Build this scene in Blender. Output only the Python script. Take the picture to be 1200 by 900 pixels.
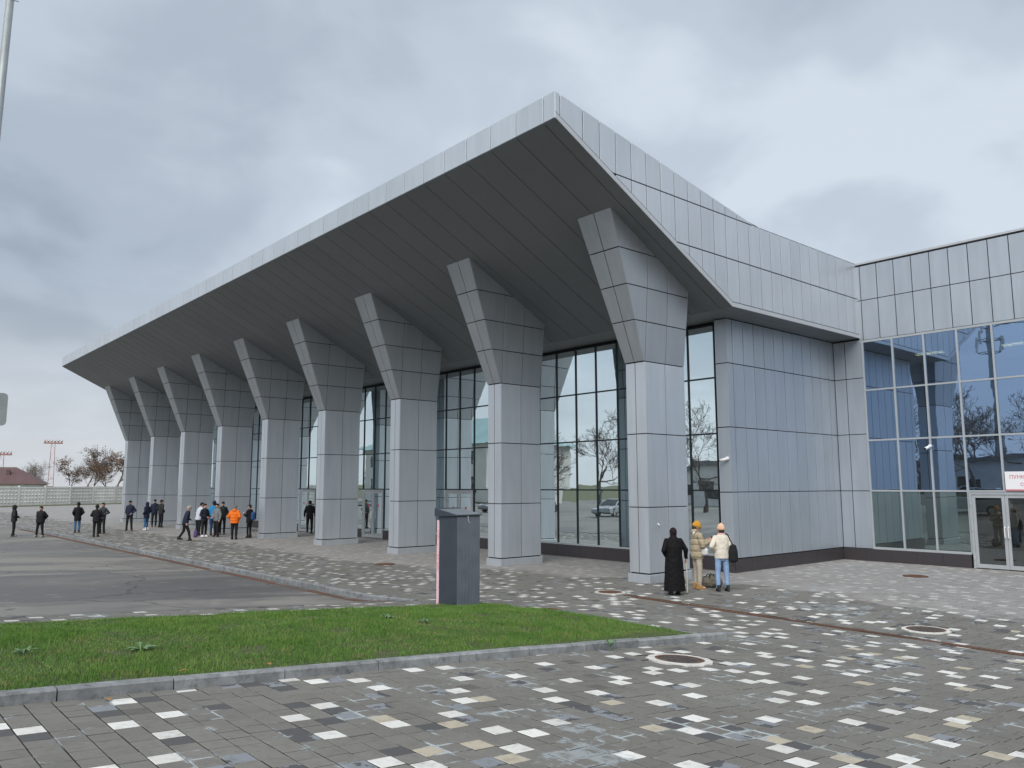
import bpy, bmesh, math, random
from mathutils import Vector, Matrix
R = math.radians
for o in list(bpy.data.objects): bpy.data.objects.remove(o)
scene = bpy.context.scene
COL = scene.collection

# ------------------------------------------------------------------ camera
CAM = Vector((0, 0, 2.6))
F_PX = 927.05
cd = bpy.data.cameras.new("Camera")
cd.sensor_fit = 'HORIZONTAL'; cd.sensor_width = 36.0
cd.lens = 36.0 * F_PX / 1200.0
cd.clip_start = 0.05; cd.clip_end = 6000
cam = bpy.data.objects.new("Camera", cd); COL.objects.link(cam)
YAW, PITCH, ROLL = 0.858152, 0.127492, -0.002392
_F = Vector((-math.sin(YAW)*math.cos(PITCH), math.cos(YAW)*math.cos(PITCH), math.sin(PITCH)))
_R0 = Vector((math.cos(YAW), math.sin(YAW), 0)); _U0 = _R0.cross(_F)
_R = _R0*math.cos(ROLL)+_U0*math.sin(ROLL); _U = -_R0*math.sin(ROLL)+_U0*math.cos(ROLL)
cam.matrix_world = Matrix(((_R.x, _U.x, -_F.x, CAM.x), (_R.y, _U.y, -_F.y, CAM.y), (_R.z, _U.z, -_F.z, CAM.z), (0, 0, 0, 1)))
scene.camera = cam
def project(P):
    v = Vector(P)-CAM; w = v.dot(_F)
    if w <= 0.01: return None
    return 600+F_PX*v.dot(_R)/w, 450-F_PX*v.dot(_U)/w

# ------------------------------------------------------------------ world: overcast sky
SUN_EL, SUN_AZ = R(46), R(146)          # azimuth measured from +Y clockwise towards +X
world = bpy.data.worlds.new("World"); scene.world = world; world.use_nodes = True
nt = world.node_tree; nt.nodes.clear()
def N(t, typ, **kw):
    n = t.nodes.new(typ)
    for k, v in kw.items():
        if k.startswith('i_'): n.inputs[int(k[2:]) if k[2:].isdigit() else k[2:]].default_value = v
        else: setattr(n, k, v)
    return n
def L(t, a, b): t.links.new(a, b)
sky = N(nt, 'ShaderNodeTexSky', sky_type='NISHITA', sun_disc=False, sun_elevation=SUN_EL, sun_rotation=SUN_AZ, dust_density=3.0, altitude=100)
tc = N(nt, 'ShaderNodeTexCoord')
sep = N(nt, 'ShaderNodeSeparateXYZ'); L(nt, tc.outputs['Generated'], sep.inputs[0])
zz = N(nt, 'ShaderNodeMath', operation='MAXIMUM', i_1=0.0); L(nt, sep.outputs[2], zz.inputs[0])
za = N(nt, 'ShaderNodeMath', operation='ADD', i_1=0.30); L(nt, zz.outputs[0], za.inputs[0])
dx = N(nt, 'ShaderNodeMath', operation='DIVIDE'); L(nt, sep.outputs[0], dx.inputs[0]); L(nt, za.outputs[0], dx.inputs[1])
dy = N(nt, 'ShaderNodeMath', operation='DIVIDE'); L(nt, sep.outputs[1], dy.inputs[0]); L(nt, za.outputs[0], dy.inputs[1])
cmb = N(nt, 'ShaderNodeCombineXYZ', i_2=3.7); L(nt, dx.outputs[0], cmb.inputs[0]); L(nt, dy.outputs[0], cmb.inputs[1])
n1 = N(nt, 'ShaderNodeTexNoise', i_Scale=0.85, i_Detail=5.0, i_Roughness=0.45, i_Distortion=0.3); L(nt, cmb.outputs[0], n1.inputs['Vector'])
n2 = N(nt, 'ShaderNodeTexNoise', i_Scale=2.6, i_Detail=6.0, i_Roughness=0.47, i_Distortion=0.25); L(nt, cmb.outputs[0], n2.inputs['Vector'])
m1 = N(nt, 'ShaderNodeMath', operation='MULTIPLY', i_1=0.56); L(nt, n1.outputs['Fac'], m1.inputs[0])
m2 = N(nt, 'ShaderNodeMath', operation='MULTIPLY_ADD', i_1=0.44); L(nt, n2.outputs['Fac'], m2.inputs[0]); L(nt, m1.outputs[0], m2.inputs[2])
ramp = N(nt, 'ShaderNodeValToRGB'); L(nt, m2.outputs[0], ramp.inputs[0])
cr = ramp.color_ramp; cr.interpolation = 'EASE'
cr.elements[0].position = 0.355; cr.elements[0].color = (0.375, 0.445, 0.535, 1)
cr.elements[1].position = 0.60; cr.elements[1].color = (0.74, 0.82, 0.92, 1)
e = cr.elements.new(0.435); e.color = (0.485, 0.56, 0.655, 1)
e = cr.elements.new(0.525); e.color = (0.60, 0.68, 0.78, 1)
# thin bright band low over the horizon, as an overcast deck thins out with distance
hz = N(nt, 'ShaderNodeMapRange', i_1=0.0, i_2=0.22, i_3=1.0, i_4=0.0); L(nt, zz.outputs[0], hz.inputs[0])
hm = N(nt, 'ShaderNodeMath', operation='MULTIPLY', i_1=0.75); L(nt, hz.outputs[0], hm.inputs[0])
hmix = N(nt, 'ShaderNodeMix', data_type='RGBA', i_7=(0.80, 0.82, 0.845, 1)); L(nt, hm.outputs[0], hmix.inputs[0]); L(nt, ramp.outputs[0], hmix.inputs[6])
scl = N(nt, 'ShaderNodeVectorMath', operation='SCALE', i_3=7.4); L(nt, hmix.outputs[2], scl.inputs[0])
cmix = N(nt, 'ShaderNodeMix', data_type='RGBA', i_0=0.93); L(nt, sky.outputs[0], cmix.inputs[6]); L(nt, scl.outputs[0], cmix.inputs[7])
bg = N(nt, 'ShaderNodeBackground', i_Strength=0.055); L(nt, cmix.outputs[2], bg.inputs[0])
wo = N(nt, 'ShaderNodeOutputWorld'); L(nt, bg.outputs[0], wo.inputs[0])

# ------------------------------------------------------------------ sun behind the cloud deck
sd = bpy.data.lights.new("Sun", 'SUN'); sd.energy = 1.4; sd.angle = R(50); sd.color = (1.0, 0.97, 0.93)
sun = bpy.data.objects.new("Sun", sd); COL.objects.link(sun)
sdir = Vector((math.sin(SUN_AZ)*math.cos(SUN_EL), math.cos(SUN_AZ)*math.cos(SUN_EL), math.sin(SUN_EL)))
sun.rotation_euler = (-sdir).to_track_quat('-Z', 'Y').to_euler()
vs = scene.view_settings; vs.view_transform = 'Standard'; vs.look = 'None'; vs.gamma = 1.0; vs.exposure = 1.2; vs.use_curve_mapping = False
scene.render.engine = 'CYCLES'
scene.render.resolution_x = 1024; scene.render.resolution_y = 768

# ------------------------------------------------------------------ helpers
random.seed(7)
def wloc(o):
    v = Vector((0, 0, 0))
    while o is not None: v += o.location; o = o.parent
    return v
def tag(o, label=None, cat=None, group=None, kind=None):
    if label: o['label'] = label
    if cat: o['category'] = cat
    if group: o['group'] = group
    if kind: o['kind'] = kind
    return o
def empty(name, loc=(0, 0, 0), rz=0.0, parent=None):
    o = bpy.data.objects.new(name, None); COL.objects.link(o); o.parent = parent
    o.location = Vector(loc) - (wloc(parent) if parent else Vector((0, 0, 0))); o.rotation_euler.z = rz
    o.empty_display_size = 0.2
    return o
def mesh(name, verts, faces, mats=None, smooth=False, midx=None):
    me = bpy.data.meshes.new(name); me.from_pydata([tuple(v) for v in verts], [], faces)
    if mats is not None:
        for m in (mats if isinstance(mats, (list, tuple)) else [mats]): me.materials.append(m)
    if midx: me.polygons.foreach_set('material_index', midx)
    if smooth: me.polygons.foreach_set('use_smooth', [True]*len(me.polygons))
    me.update(); return me
def link(name, me, parent=None, loc=None, rot=None):
    o = bpy.data.objects.new(name, me); COL.objects.link(o)
    if parent: o.parent = parent
    if loc is not None: o.location = loc
    if rot is not None: o.rotation_euler = rot
    return o
def wobj(name, me, parent=None):
    """object whose mesh is written in world coordinates, under an unrotated parent"""
    o = link(name, me, parent)
    if parent: o.location = -wloc(parent)
    return o
BOXF = [(0, 3, 2, 1), (4, 5, 6, 7), (0, 1, 5, 4), (1, 2, 6, 5), (2, 3, 7, 6), (3, 0, 4, 7)]
def boxv(x0, y0, z0, x1, y1, z1):
    return [(x0, y0, z0), (x1, y0, z0), (x1, y1, z0), (x0, y1, z0), (x0, y0, z1), (x1, y0, z1), (x1, y1, z1), (x0, y1, z1)]
class MB:
    def __init__(s): s.v = []; s.f = []; s.m = []
    def add(s, v, f, mi=0):
        b = len(s.v); s.v += [tuple(p) for p in v]; s.f += [tuple(i+b for i in q) for q in f]; s.m += [mi]*len(f); return s
    def box(s, *a, mi=0): return s.add(boxv(*a), BOXF, mi)
    def tube(s, p0, p1, r0, r1=None, n=8, caps=True, mi=0):
        r1 = r0 if r1 is None else r1
        p0 = Vector(p0); p1 = Vector(p1); d = (p1-p0)
        if d.length < 1e-6: return s
        d.normalize(); a = d.orthogonal().normalized(); b = d.cross(a)
        v = []; 
        for p, r in ((p0, r0), (p1, r1)):
            for i in range(n):
                t = 2*math.pi*i/n; v.append(p+a*(r*math.cos(t))+b*(r*math.sin(t)))
        f = [(i, (i+1) % n, n+(i+1) % n, n+i) for i in range(n)]
        if caps: f += [tuple(range(n-1, -1, -1)), tuple(range(n, 2*n))]
        return s.add(v, f, mi)
    def path(s, pts, r, n=6, mi=0):
        for a, b in zip(pts[:-1], pts[1:]): s.tube(a, b, r, r, n, True, mi)
        return s
    def disc(s, c, r, z0, z1, n=28, r2=None, mi=0):
        v = [(c[0]+r*math.cos(2*math.pi*i/n), c[1]+r*math.sin(2*math.pi*i/n), z0) for i in range(n)]
        r2 = r if r2 is None else r2
        v += [(c[0]+r2*math.cos(2*math.pi*i/n), c[1]+r2*math.sin(2*math.pi*i/n), z1) for i in range(n)]
        return s.add(v, [(i, (i+1) % n, n+(i+1) % n, n+i) for i in range(n)]+[tuple(range(n, 2*n)), tuple(range(n-1, -1, -1))], mi)
    def ball(s, c, rx, ry=None, rz=None, nu=12, nv=8, mi=0):
        ry = rx if ry is None else ry; rz = rx if rz is None else rz
        v = [(c[0], c[1], c[2]-rz)]; f = []
        for j in range(1, nv):
            t = math.pi*j/nv
            for i in range(nu):
                p = 2*math.pi*i/nu; v.append((c[0]+rx*math.sin(t)*math.cos(p), c[1]+ry*math.sin(t)*math.sin(p), c[2]-rz*math.cos(t)))
        v.append((c[0], c[1], c[2]+rz)); last = len(v)-1
        for i in range(nu): f.append((0, 1+(i+1) % nu, 1+i))
        for j in range(nv-2):
            for i in range(nu):
                a = 1+j*nu+i; b = 1+j*nu+(i+1) % nu; f.append((a, b, b+nu, a+nu))
        for i in range(nu): f.append((last, 1+(nv-2)*nu+i, 1+(nv-2)*nu+(i+1) % nu))
        return s.add(v, f, mi)
    def loft(s, secs, n=16, mi=0):
        """secs: list of (center, rx, ry[, axis x, axis y]) elliptical rings"""
        v = []; 
        for sec in secs:
            c, rx, ry = sec[:3]; ax = Vector(sec[3]) if len(sec) > 3 else Vector((1, 0, 0)); ay = Vector(sec[4]) if len(sec) > 4 else Vector((0, 1, 0))
            for i in range(n):
                t = 2*math.pi*i/n; v.append(Vector(c)+ax*(rx*math.cos(t))+ay*(ry*math.sin(t)))
        f = []
        for j in range(len(secs)-1):
            for i in range(n): f.append((j*n+i, j*n+(i+1) % n, (j+1)*n+(i+1) % n, (j+1)*n+i))
        f += [tuple(range(n-1, -1, -1)), tuple(range((len(secs)-1)*n, len(secs)*n))]
        return s.add(v, f, mi)
    def mesh(s, name, mats, smooth=False): return mesh(name, s.v, s.f, mats, smooth, s.m if isinstance(mats, (list, tuple)) and len(mats) > 1 else None)
    def obj(s, name, mats, parent=None, smooth=False): return wobj(name, s.mesh(name, mats, smooth), parent)
    def local(s, name, mats, parent=None, smooth=False): return link(name, s.mesh(name, mats, smooth), parent)
def bevel(o, w=0.01, seg=2):
    m = o.modifiers.new('bevel', 'BEVEL'); m.width = w; m.segments = seg; m.limit_method = 'ANGLE'; return o
def copy_tree(o, parent=None):
    c = o.copy(); COL.objects.link(c); c.parent = parent
    for ch in list(o.children): copy_tree(ch, c)
    return c
# 2-D polygon clipping / insetting for cladding panels
def clip(poly, ax, v, keep_gt):
    out = []
    for i in range(len(poly)):
        a, b = poly[i], poly[(i+1) % len(poly)]
        ia = (a[ax] >= v) if keep_gt else (a[ax] <= v); ib = (b[ax] >= v) if keep_gt else (b[ax] <= v)
        if ia: out.append(a)
        if ia != ib:
            t = (v-a[ax])/(b[ax]-a[ax]); out.append((a[0]+t*(b[0]-a[0]), a[1]+t*(b[1]-a[1])))
    return out
def cells(poly, us, vs_):
    us = [-1e6]+list(us)+[1e6]; vs_ = [-1e6]+list(vs_)+[1e6]; res = []
    for i in range(len(us)-1):
        p = clip(clip(poly, 0, us[i], True), 0, us[i+1], False)
        if len(p) < 3: continue
        for j in range(len(vs_)-1):
            q = clip(clip(p, 1, vs_[j], True), 1, vs_[j+1], False)
            if len(q) >= 3 and abs(area(q)) > 0.012: res.append(q)
    return res
def area(p): return 0.5*sum(p[i][0]*p[(i+1) % len(p)][1]-p[(i+1) % len(p)][0]*p[i][1] for i in range(len(p)))
def inset(poly, g):
    p = []
    for a in poly:
        if not p or (a[0]-p[-1][0])**2+(a[1]-p[-1][1])**2 > 1e-6: p.append(a)
    if len(p) > 2 and (p[0][0]-p[-1][0])**2+(p[0][1]-p[-1][1])**2 < 1e-6: p.pop()
    if area(p) < 0: p.reverse()
    n = len(p); out = []
    for i in range(n):
        a, b, c = Vector(p[i-1]), Vector(p[i]), Vector(p[(i+1) % n])
        d1 = (b-a).normalized(); d2 = (c-b).normalized(); n1 = Vector((-d1.y, d1.x)); n2 = Vector((-d2.y, d2.x))
        k = 1+n1.dot(n2)
        if k < 0.2: out.append(tuple(b+n1*g)); continue
        out.append(tuple(b+(n1+n2)*(g/k)))
    return out
def panel_mesh(name, poly, to3d, normal, mat, gap=0.026, th=0.03):
    p = inset(poly, gap/2); nrm = Vector(normal); fr = [Vector(to3d(*q)) for q in p]
    if len(fr) < 3 or abs(area(p)) < 0.004: return None
    k = len(fr); nn = (fr[1]-fr[0]).cross(fr[2]-fr[0])
    if nn.dot(nrm) < 0: fr.reverse()
    e = 0.004; cen = sum(fr, Vector())/k
    rim = [q for q in fr]; top = [q+(cen-q).normalized()*e for q in fr]
    v = top+[q-nrm*e*0.7 for q in rim]+[q-nrm*th for q in rim]
    f = [tuple(range(k))]
    for i in range(k):
        j = (i+1) % k; f.append((k+i, k+j, j, i)); f.append((2*k+i, 2*k+j, k+j, k+i))
    return mesh(name, v, f, mat)
# ------------------------------------------------------------------ materials
def newmat(name):
    m = bpy.data.materials.new(name); m.use_nodes = True; t = m.node_tree; t.nodes.clear()
    out = N(t, 'ShaderNodeOutputMaterial'); p = N(t, 'ShaderNodeBsdfPrincipled'); L(t, p.outputs[0], out.inputs[0])
    return m, t, p, out
def pos(t): return N(t, 'ShaderNodeNewGeometry').outputs['Position']
def ocoord(t): return N(t, 'ShaderNodeTexCoord').outputs['Object']
def noise(t, vec, scale, detail=4, rough=0.55, dist=0.0):
    n = N(t, 'ShaderNodeTexNoise', i_Scale=scale, i_Detail=float(detail), i_Roughness=rough, i_Distortion=dist); L(t, vec, n.inputs['Vector']); return n.outputs['Fac']
def mrange(t, v, a, b, c=0.0, d=1.0, smooth=False):
    n = N(t, 'ShaderNodeMapRange', i_1=a, i_2=b, i_3=c, i_4=d)
    if smooth: n.interpolation_type = 'SMOOTHSTEP'
    L(t, v, n.inputs[0]); return n.outputs[0]
def math_(t, op, a, b=None, c=None):
    n = N(t, 'ShaderNodeMath', operation=op)
    for i, x in enumerate((a, b, c)):
        if x is None: continue
        if isinstance(x, (int, float)): n.inputs[i].default_value = x
        else: L(t, x, n.inputs[i])
    return n.outputs[0]
def mixc(t, fac, a, b, blend='MIX'):
    n = N(t, 'ShaderNodeMix', data_type='RGBA', blend_type=blend)
    for i, x in ((0, fac), (6, a), (7, b)):
        if isinstance(x, (int, float)): n.inputs[i].default_value = x
        elif isinstance(x, tuple): n.inputs[i].default_value = (x+(1,))[:4]
        else: L(t, x, n.inputs[i])
    return n.outputs[2]
def bump(t, p, h, strength=0.3, dist=0.01):
    b = N(t, 'ShaderNodeBump', i_Strength=strength, i_Distance=dist); L(t, h, b.inputs['Height']); L(t, b.outputs[0], p.inputs['Normal'])
def simple(name, col, rough=0.6, metal=0.0, var=0.0, nscale=6.0, bmp=0.0, bscale=40.0, spec=0.5, objvar=0.0):
    m, t, p, out = newmat(name); p.inputs['Roughness'].default_value = rough; p.inputs['Metallic'].default_value = metal
    p.inputs['Specular IOR Level'].default_value = spec
    c = col
    oc = ocoord(t)
    if var > 0:
        f = noise(t, oc, nscale, 5); k = mrange(t, f, 0.3, 0.7, 1-var, 1+var)
        vm = N(t, 'ShaderNodeVectorMath', operation='SCALE', i_0=col); L(t, k, vm.inputs[3]); c = vm.outputs[0]
    if objvar > 0:
        oi = N(t, 'ShaderNodeObjectInfo'); k = mrange(t, oi.outputs['Random'], 0, 1, 1-objvar, 1+objvar)
        vm = N(t, 'ShaderNodeVectorMath', operation='SCALE', i_0=col); L(t, k, vm.inputs[3])
        if not isinstance(c, tuple): L(t, c, vm.inputs[0])
        c = vm.outputs[0]
    if isinstance(c, tuple): p.inputs['Base Color'].default_value = c+(1,)
    else: L(t, c, p.inputs['Base Color'])
    if bmp > 0: bump(t, p, noise(t, oc, bscale, 4), bmp, 0.01)
    return m
M = {}
# aluminium composite cladding: faint dirt runs and a tiny tone change from cassette to cassette
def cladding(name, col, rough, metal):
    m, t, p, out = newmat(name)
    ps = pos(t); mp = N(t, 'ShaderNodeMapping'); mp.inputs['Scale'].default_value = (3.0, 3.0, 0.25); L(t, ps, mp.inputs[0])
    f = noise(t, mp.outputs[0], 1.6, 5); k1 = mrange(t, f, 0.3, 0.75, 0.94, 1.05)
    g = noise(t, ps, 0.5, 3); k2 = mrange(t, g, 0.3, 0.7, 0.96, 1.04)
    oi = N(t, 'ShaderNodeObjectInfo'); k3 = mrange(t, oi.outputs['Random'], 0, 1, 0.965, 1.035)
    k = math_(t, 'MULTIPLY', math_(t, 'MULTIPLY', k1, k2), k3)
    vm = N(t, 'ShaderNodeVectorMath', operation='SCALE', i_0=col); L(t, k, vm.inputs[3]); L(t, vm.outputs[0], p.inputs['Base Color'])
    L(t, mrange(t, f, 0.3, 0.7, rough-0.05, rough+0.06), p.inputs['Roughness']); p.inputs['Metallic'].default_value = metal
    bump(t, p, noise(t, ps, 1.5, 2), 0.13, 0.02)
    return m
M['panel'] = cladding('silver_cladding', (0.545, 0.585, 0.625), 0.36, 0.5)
M['panel_wall'] = cladding('shade_toned_wall_cladding', (0.455, 0.50, 0.55), 0.36, 0.5)  # same cladding on the walls, its dimmer reflections put into a darker grey
M['panel_head'] = cladding('darker_column_head_cladding', (0.40, 0.43, 0.46), 0.38, 0.5)  # darker grey given to the head panels for contrast with the shafts
M['soffit'] = cladding('shade_toned_soffit_cladding', (0.175, 0.188, 0.195), 0.5, 0.1)  # same panels underneath, shade of the underside put into the colour
M['core'] = simple('dark_joint', (0.012, 0.013, 0.015), 0.9)
M['trim'] = simple('light_trim', (0.5, 0.52, 0.54), 0.4, 0.3, 0.04, 3)
M['white_alu'] = simple('white_aluminium', (0.40, 0.43, 0.45), 0.38, 0.15, 0.05, 3)
M['dark_alu'] = simple('dark_aluminium', (0.022, 0.03, 0.034), 0.35, 0.4)
M['roofing'] = simple('roofing', (0.2, 0.2, 0.2), 0.9)
def granite():
    m, t, p, out = newmat('dark_granite'); ps = pos(t)
    v = N(t, 'ShaderNodeTexVoronoi', i_Scale=90.0); L(t, ps, v.inputs['Vector'])
    f = mrange(t, noise(t, ps, 60, 3), 0.35, 0.7)
    c = mixc(t, f, (0.022, 0.020, 0.023), (0.085, 0.075, 0.08)); L(t, c, p.inputs['Base Color']); p.inputs['Roughness'].default_value = 0.35
    return m
M['granite'] = granite()
def glass(name, tint, trans, base, dirt=0.03):
    m = bpy.data.materials.new(name); m.use_nodes = True; t = m.node_tree; t.nodes.clear()
    out = N(t, 'ShaderNodeOutputMaterial')
    g = N(t, 'ShaderNodeBsdfGlossy', i_Color=tint+(1,), i_Roughness=0.008)
    tr = N(t, 'ShaderNodeBsdfTransparent', i_Color=trans+(1,))
    fr = N(t, 'ShaderNodeFresnel', i_IOR=1.5)
    fac = math_(t, 'MULTIPLY_ADD', fr.outputs[0], 1-base, base)
    mx = N(t, 'ShaderNodeMixShader'); L(t, fac, mx.inputs[0]); L(t, tr.outputs[0], mx.inputs[1]); L(t, g.outputs[0], mx.inputs[2])
    df = N(t, 'ShaderNodeBsdfDiffuse', i_Color=(0.42, 0.46, 0.46, 1))
    ps = pos(t); dm = mrange(t, noise(t, ps, 0.8, 4), 0.3, 0.8, dirt*0.4, dirt*2)
    m2 = N(t, 'ShaderNodeMixShader'); L(t, dm, m2.inputs[0]); L(t, mx.outputs[0], m2.inputs[1]); L(t, df.outputs[0], m2.inputs[2])
    # slight waviness of toughened panes
    b = N(t, 'ShaderNodeBump', i_Strength=0.05, i_Distance=0.02); L(t, noise(t, ps, 1.1, 2), b.inputs['Height']); L(t, b.outputs[0], g.inputs['Normal'])
    L(t, m2.outputs[0], out.inputs[0]); return m
M['glass'] = glass('green_mirror_glass', (0.86, 0.97, 1.0), (0.30, 0.38, 0.36), 0.88)
M['glass_blue'] = glass('blue_mirror_glass', (0.36, 0.51, 0.75), (0.45, 0.55, 0.55), 0.78)
M['glass_low'] = glass('green_low_glass', (0.50, 0.64, 0.66), (0.55, 0.66, 0.62), 0.45, 0.07)
M['glass_door'] = glass('dark_door_glass', (0.55, 0.6, 0.62), (0.35, 0.36, 0.36), 0.25)
M['interior'] = simple('interior_wall', (0.42, 0.47, 0.44), 0.8, 0, 0.05, 1)
M['interior_dark'] = simple('interior_dark', (0.10, 0.12, 0.125), 0.8, 0, 0.05, 1)
def emit(name, col, s):
    m = bpy.data.materials.new(name); m.use_nodes = True; t = m.node_tree; t.nodes.clear()
    o = N(t, 'ShaderNodeOutputMaterial'); e_ = N(t, 'ShaderNodeEmission', i_Color=col+(1,), i_Strength=s); L(t, e_.outputs[0], o.inputs[0]); return m
M['lamp'] = emit('ceiling_lamp_glow', (1.0, 0.66, 0.28), 8.0)

# concrete pavers, 200 mm grid that runs with the building
TILE = 0.2
def pavers():
    m, t, p, out = newmat('concrete_pavers'); ps = pos(t)
    s = N(t, 'ShaderNodeSeparateXYZ'); L(t, ps, s.inputs[0]); X, Y = s.outputs[0], s.outputs[1]
    v = math_(t, 'DIVIDE', Y, TILE); j = math_(t, 'FLOOR', v); fv = math_(t, 'SUBTRACT', v, j)
    off = math_(t, 'MULTIPLY', math_(t, 'FLOORED_MODULO', math_(t, 'MULTIPLY', j, 3.0), 4.0), 0.125)
    u = math_(t, 'ADD', math_(t, 'DIVIDE', X, TILE), off); i = math_(t, 'FLOOR', u); fu = math_(t, 'SUBTRACT', u, i)
    cv = N(t, 'ShaderNodeCombineXYZ'); L(t, i, cv.inputs[0]); L(t, j, cv.inputs[1])
    wn = N(t, 'ShaderNodeTexWhiteNoise', noise_dimensions='2D'); L(t, cv.outputs[0], wn.inputs['Vector']); r = wn.outputs['Value']
    cv2 = N(t, 'ShaderNodeCombineXYZ', i_2=9.0); L(t, i, cv2.inputs[0]); L(t, j, cv2.inputs[1])
    wn2 = N(t, 'ShaderNodeTexWhiteNoise', noise_dimensions='3D'); L(t, cv2.outputs[0], wn2.inputs['Vector']); r2 = wn2.outputs['Value']
    fine = noise(t, ps, 45, 5); big = noise(t, ps, 0.55, 5); mid = noise(t, ps, 4.0, 4)
    base = mixc(t, mrange(t, big, 0.35, 0.65), (0.128, 0.122, 0.108), (0.172, 0.166, 0.149))
    base = mixc(t, mrange(t, r2, 0, 1, 0.0, 0.30), base, (0.215, 0.21, 0.192))
    lt = lambda a: math_(t, 'LESS_THAN', r, a)
    # class thresholds: white, sand, pale blue-grey, charcoal
    sandz = math_(t, 'GREATER_THAN', math_(t, 'ADD', noise(t, ps, 0.3, 2), mrange(t, X, -7.5, -5.2, -0.4, 0.05)), 0.46)
    col = mixc(t, lt(0.10), base, (0.078, 0.078, 0.08))
    col = mixc(t, math_(t, 'MULTIPLY', lt(0.07), math_(t, 'GREATER_THAN', mid, 0.47)), col, (0.21, 0.225, 0.245))
    col = mixc(t, lt(0.026), col, mixc(t, sandz, (0.11, 0.105, 0.097), (0.42, 0.38, 0.295)))
    white = mixc(t, mrange(t, r, 0.0, 1.0), (0.56, 0.555, 0.52), (0.72, 0.715, 0.68)); white = mixc(t, mrange(t, X, -10.5, -17.0, 0.0, 0.75), white, mixc(t, mid, (0.30, 0.29, 0.27), (0.50, 0.49, 0.46)))
    def wat(di, dj):
        c_ = N(t, 'ShaderNodeCombineXYZ', i_2=9.0); L(t, math_(t, 'ADD', i, di), c_.inputs[0]); L(t, math_(t, 'ADD', j, dj), c_.inputs[1])
        w_ = N(t, 'ShaderNodeTexWhiteNoise', noise_dimensions='3D'); L(t, c_.outputs[0], w_.inputs['Vector']); return math_(t, 'LESS_THAN', w_.outputs['Value'], 0.13)
    nb_ = math_(t, 'MAXIMUM', wat(-1.0, 0.0), wat(0.0, -1.0))
    iswhite = math_(t, 'MULTIPLY', wat(0.0, 0.0), math_(t, 'SUBTRACT', 1.0, nb_))
    col = mixc(t, iswhite, col, white)
    col = mixc(t, 0.35, col, mixc(t, fine, (0.35, 0.35, 0.35), (0.65, 0.65, 0.65)), 'SOFT_LIGHT')
    # tread dirt
    dirt = mrange(t, noise(t, ps, 11, 7, 0.7), 0.50, 0.72, 0.0, 0.75)
    col = mixc(t, dirt, col, mixc(t, 0.5, col, (0.06, 0.057, 0.052)))
    # joints, filled with pale cement bloom in places
    eu = math_(t, 'SUBTRACT', 0.5, math_(t, 'ABSOLUTE', math_(t, 'SUBTRACT', fu, 0.5)))
    ev = math_(t, 'SUBTRACT', 0.5, math_(t, 'ABSOLUTE', math_(t, 'SUBTRACT', fv, 0.5)))
    ed = math_(t, 'MINIMUM', eu, ev)
    bl = noise(t, ps, 1.3, 5, 0.6); blm = mrange(t, bl, 0.55, 0.63)
    joint = math_(t, 'LESS_THAN', ed, math_(t, 'MULTIPLY_ADD', math_(t, 'MULTIPLY', blm, mid), 0.075, 0.022))
    jcol = mixc(t, blm, (0.04, 0.038, 0.034), (0.36, 0.40, 0.41))
    # bloom patches that spread over the tiles
    sp = noise(t, ps, 2.6, 6, 0.7, 0.4); edg = mrange(t, ed, 0.0, 0.34, 0.10, 0.0)
    bz = mrange(t, noise(t, ps, 0.33, 3), 0.50, 0.68, -0.06, 0.055)
    # two old cement spills with shapes of their own
    for sx_, sy_, sr_ in ((-4.28, 4.44, 0.75), (-4.9, 5.1, 0.6), (-8.6, 16.6, 1.5), (-10.2, 19.6, 1.6)):
        dv_ = N(t, 'ShaderNodeVectorMath', operation='DISTANCE'); c2_ = N(t, 'ShaderNodeCombineXYZ'); L(t, X, c2_.inputs[0]); L(t, Y, c2_.inputs[1]); L(t, c2_.outputs[0], dv_.inputs[0]); dv_.inputs[1].default_value = (sx_, sy_, 0)
        bz = math_(t, 'ADD', bz, mrange(t, dv_.outputs['Value'], 0.0, sr_, 0.24, 0.0))
    spm = mrange(t, math_(t, 'ADD', math_(t, 'ADD', sp, edg), bz), 0.665, 0.735, 0.0, 0.75)
    col = mixc(t, spm, col, (0.30, 0.335, 0.35))
    # dry, paler paving under and beside the canopy
    yb = math_(t, 'ADD', Y, math_(t, 'MULTIPLY', math_(t, 'SUBTRACT', noise(t, ps, 0.4, 5, 0.62), 0.5), 5.0))
    bnd = mrange(t, X, -24, -14, 14.2, 18.2); bnd2 = mrange(t, X, -9.0, -5.0, 0.0, 0.7); bb = math_(t, 'SUBTRACT', bnd, bnd2)
    dry = mrange(t, math_(t, 'SUBTRACT', yb, bb), -0.25, 0.25)
    dcol = mixc(t, 0.62, col, mixc(t, mrange(t, r2, 0, 1), (0.27, 0.26, 0.25), (0.36, 0.345, 0.335)))
    col = mixc(t, dry, col, dcol)
    jc2 = mixc(t, dry, jcol, (0.15, 0.145, 0.14))
    col = mixc(t, joint, col, jc2)
    L(t, col, p.inputs['Base Color']); p.inputs['Roughness'].default_value = 0.8
    L(t, mrange(t, mid, 0.3, 0.7, 0.62, 0.9), p.inputs['Roughness'])
    h = math_(t, 'ADD', math_(t, 'MULTIPLY', fine, 0.25), math_(t, 'MULTIPLY', mrange(t, ed, 0.0, 0.05), 0.8))
    bump(t, p, h, 0.35, 0.006)
    return m
M['paver'] = pavers()
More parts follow.
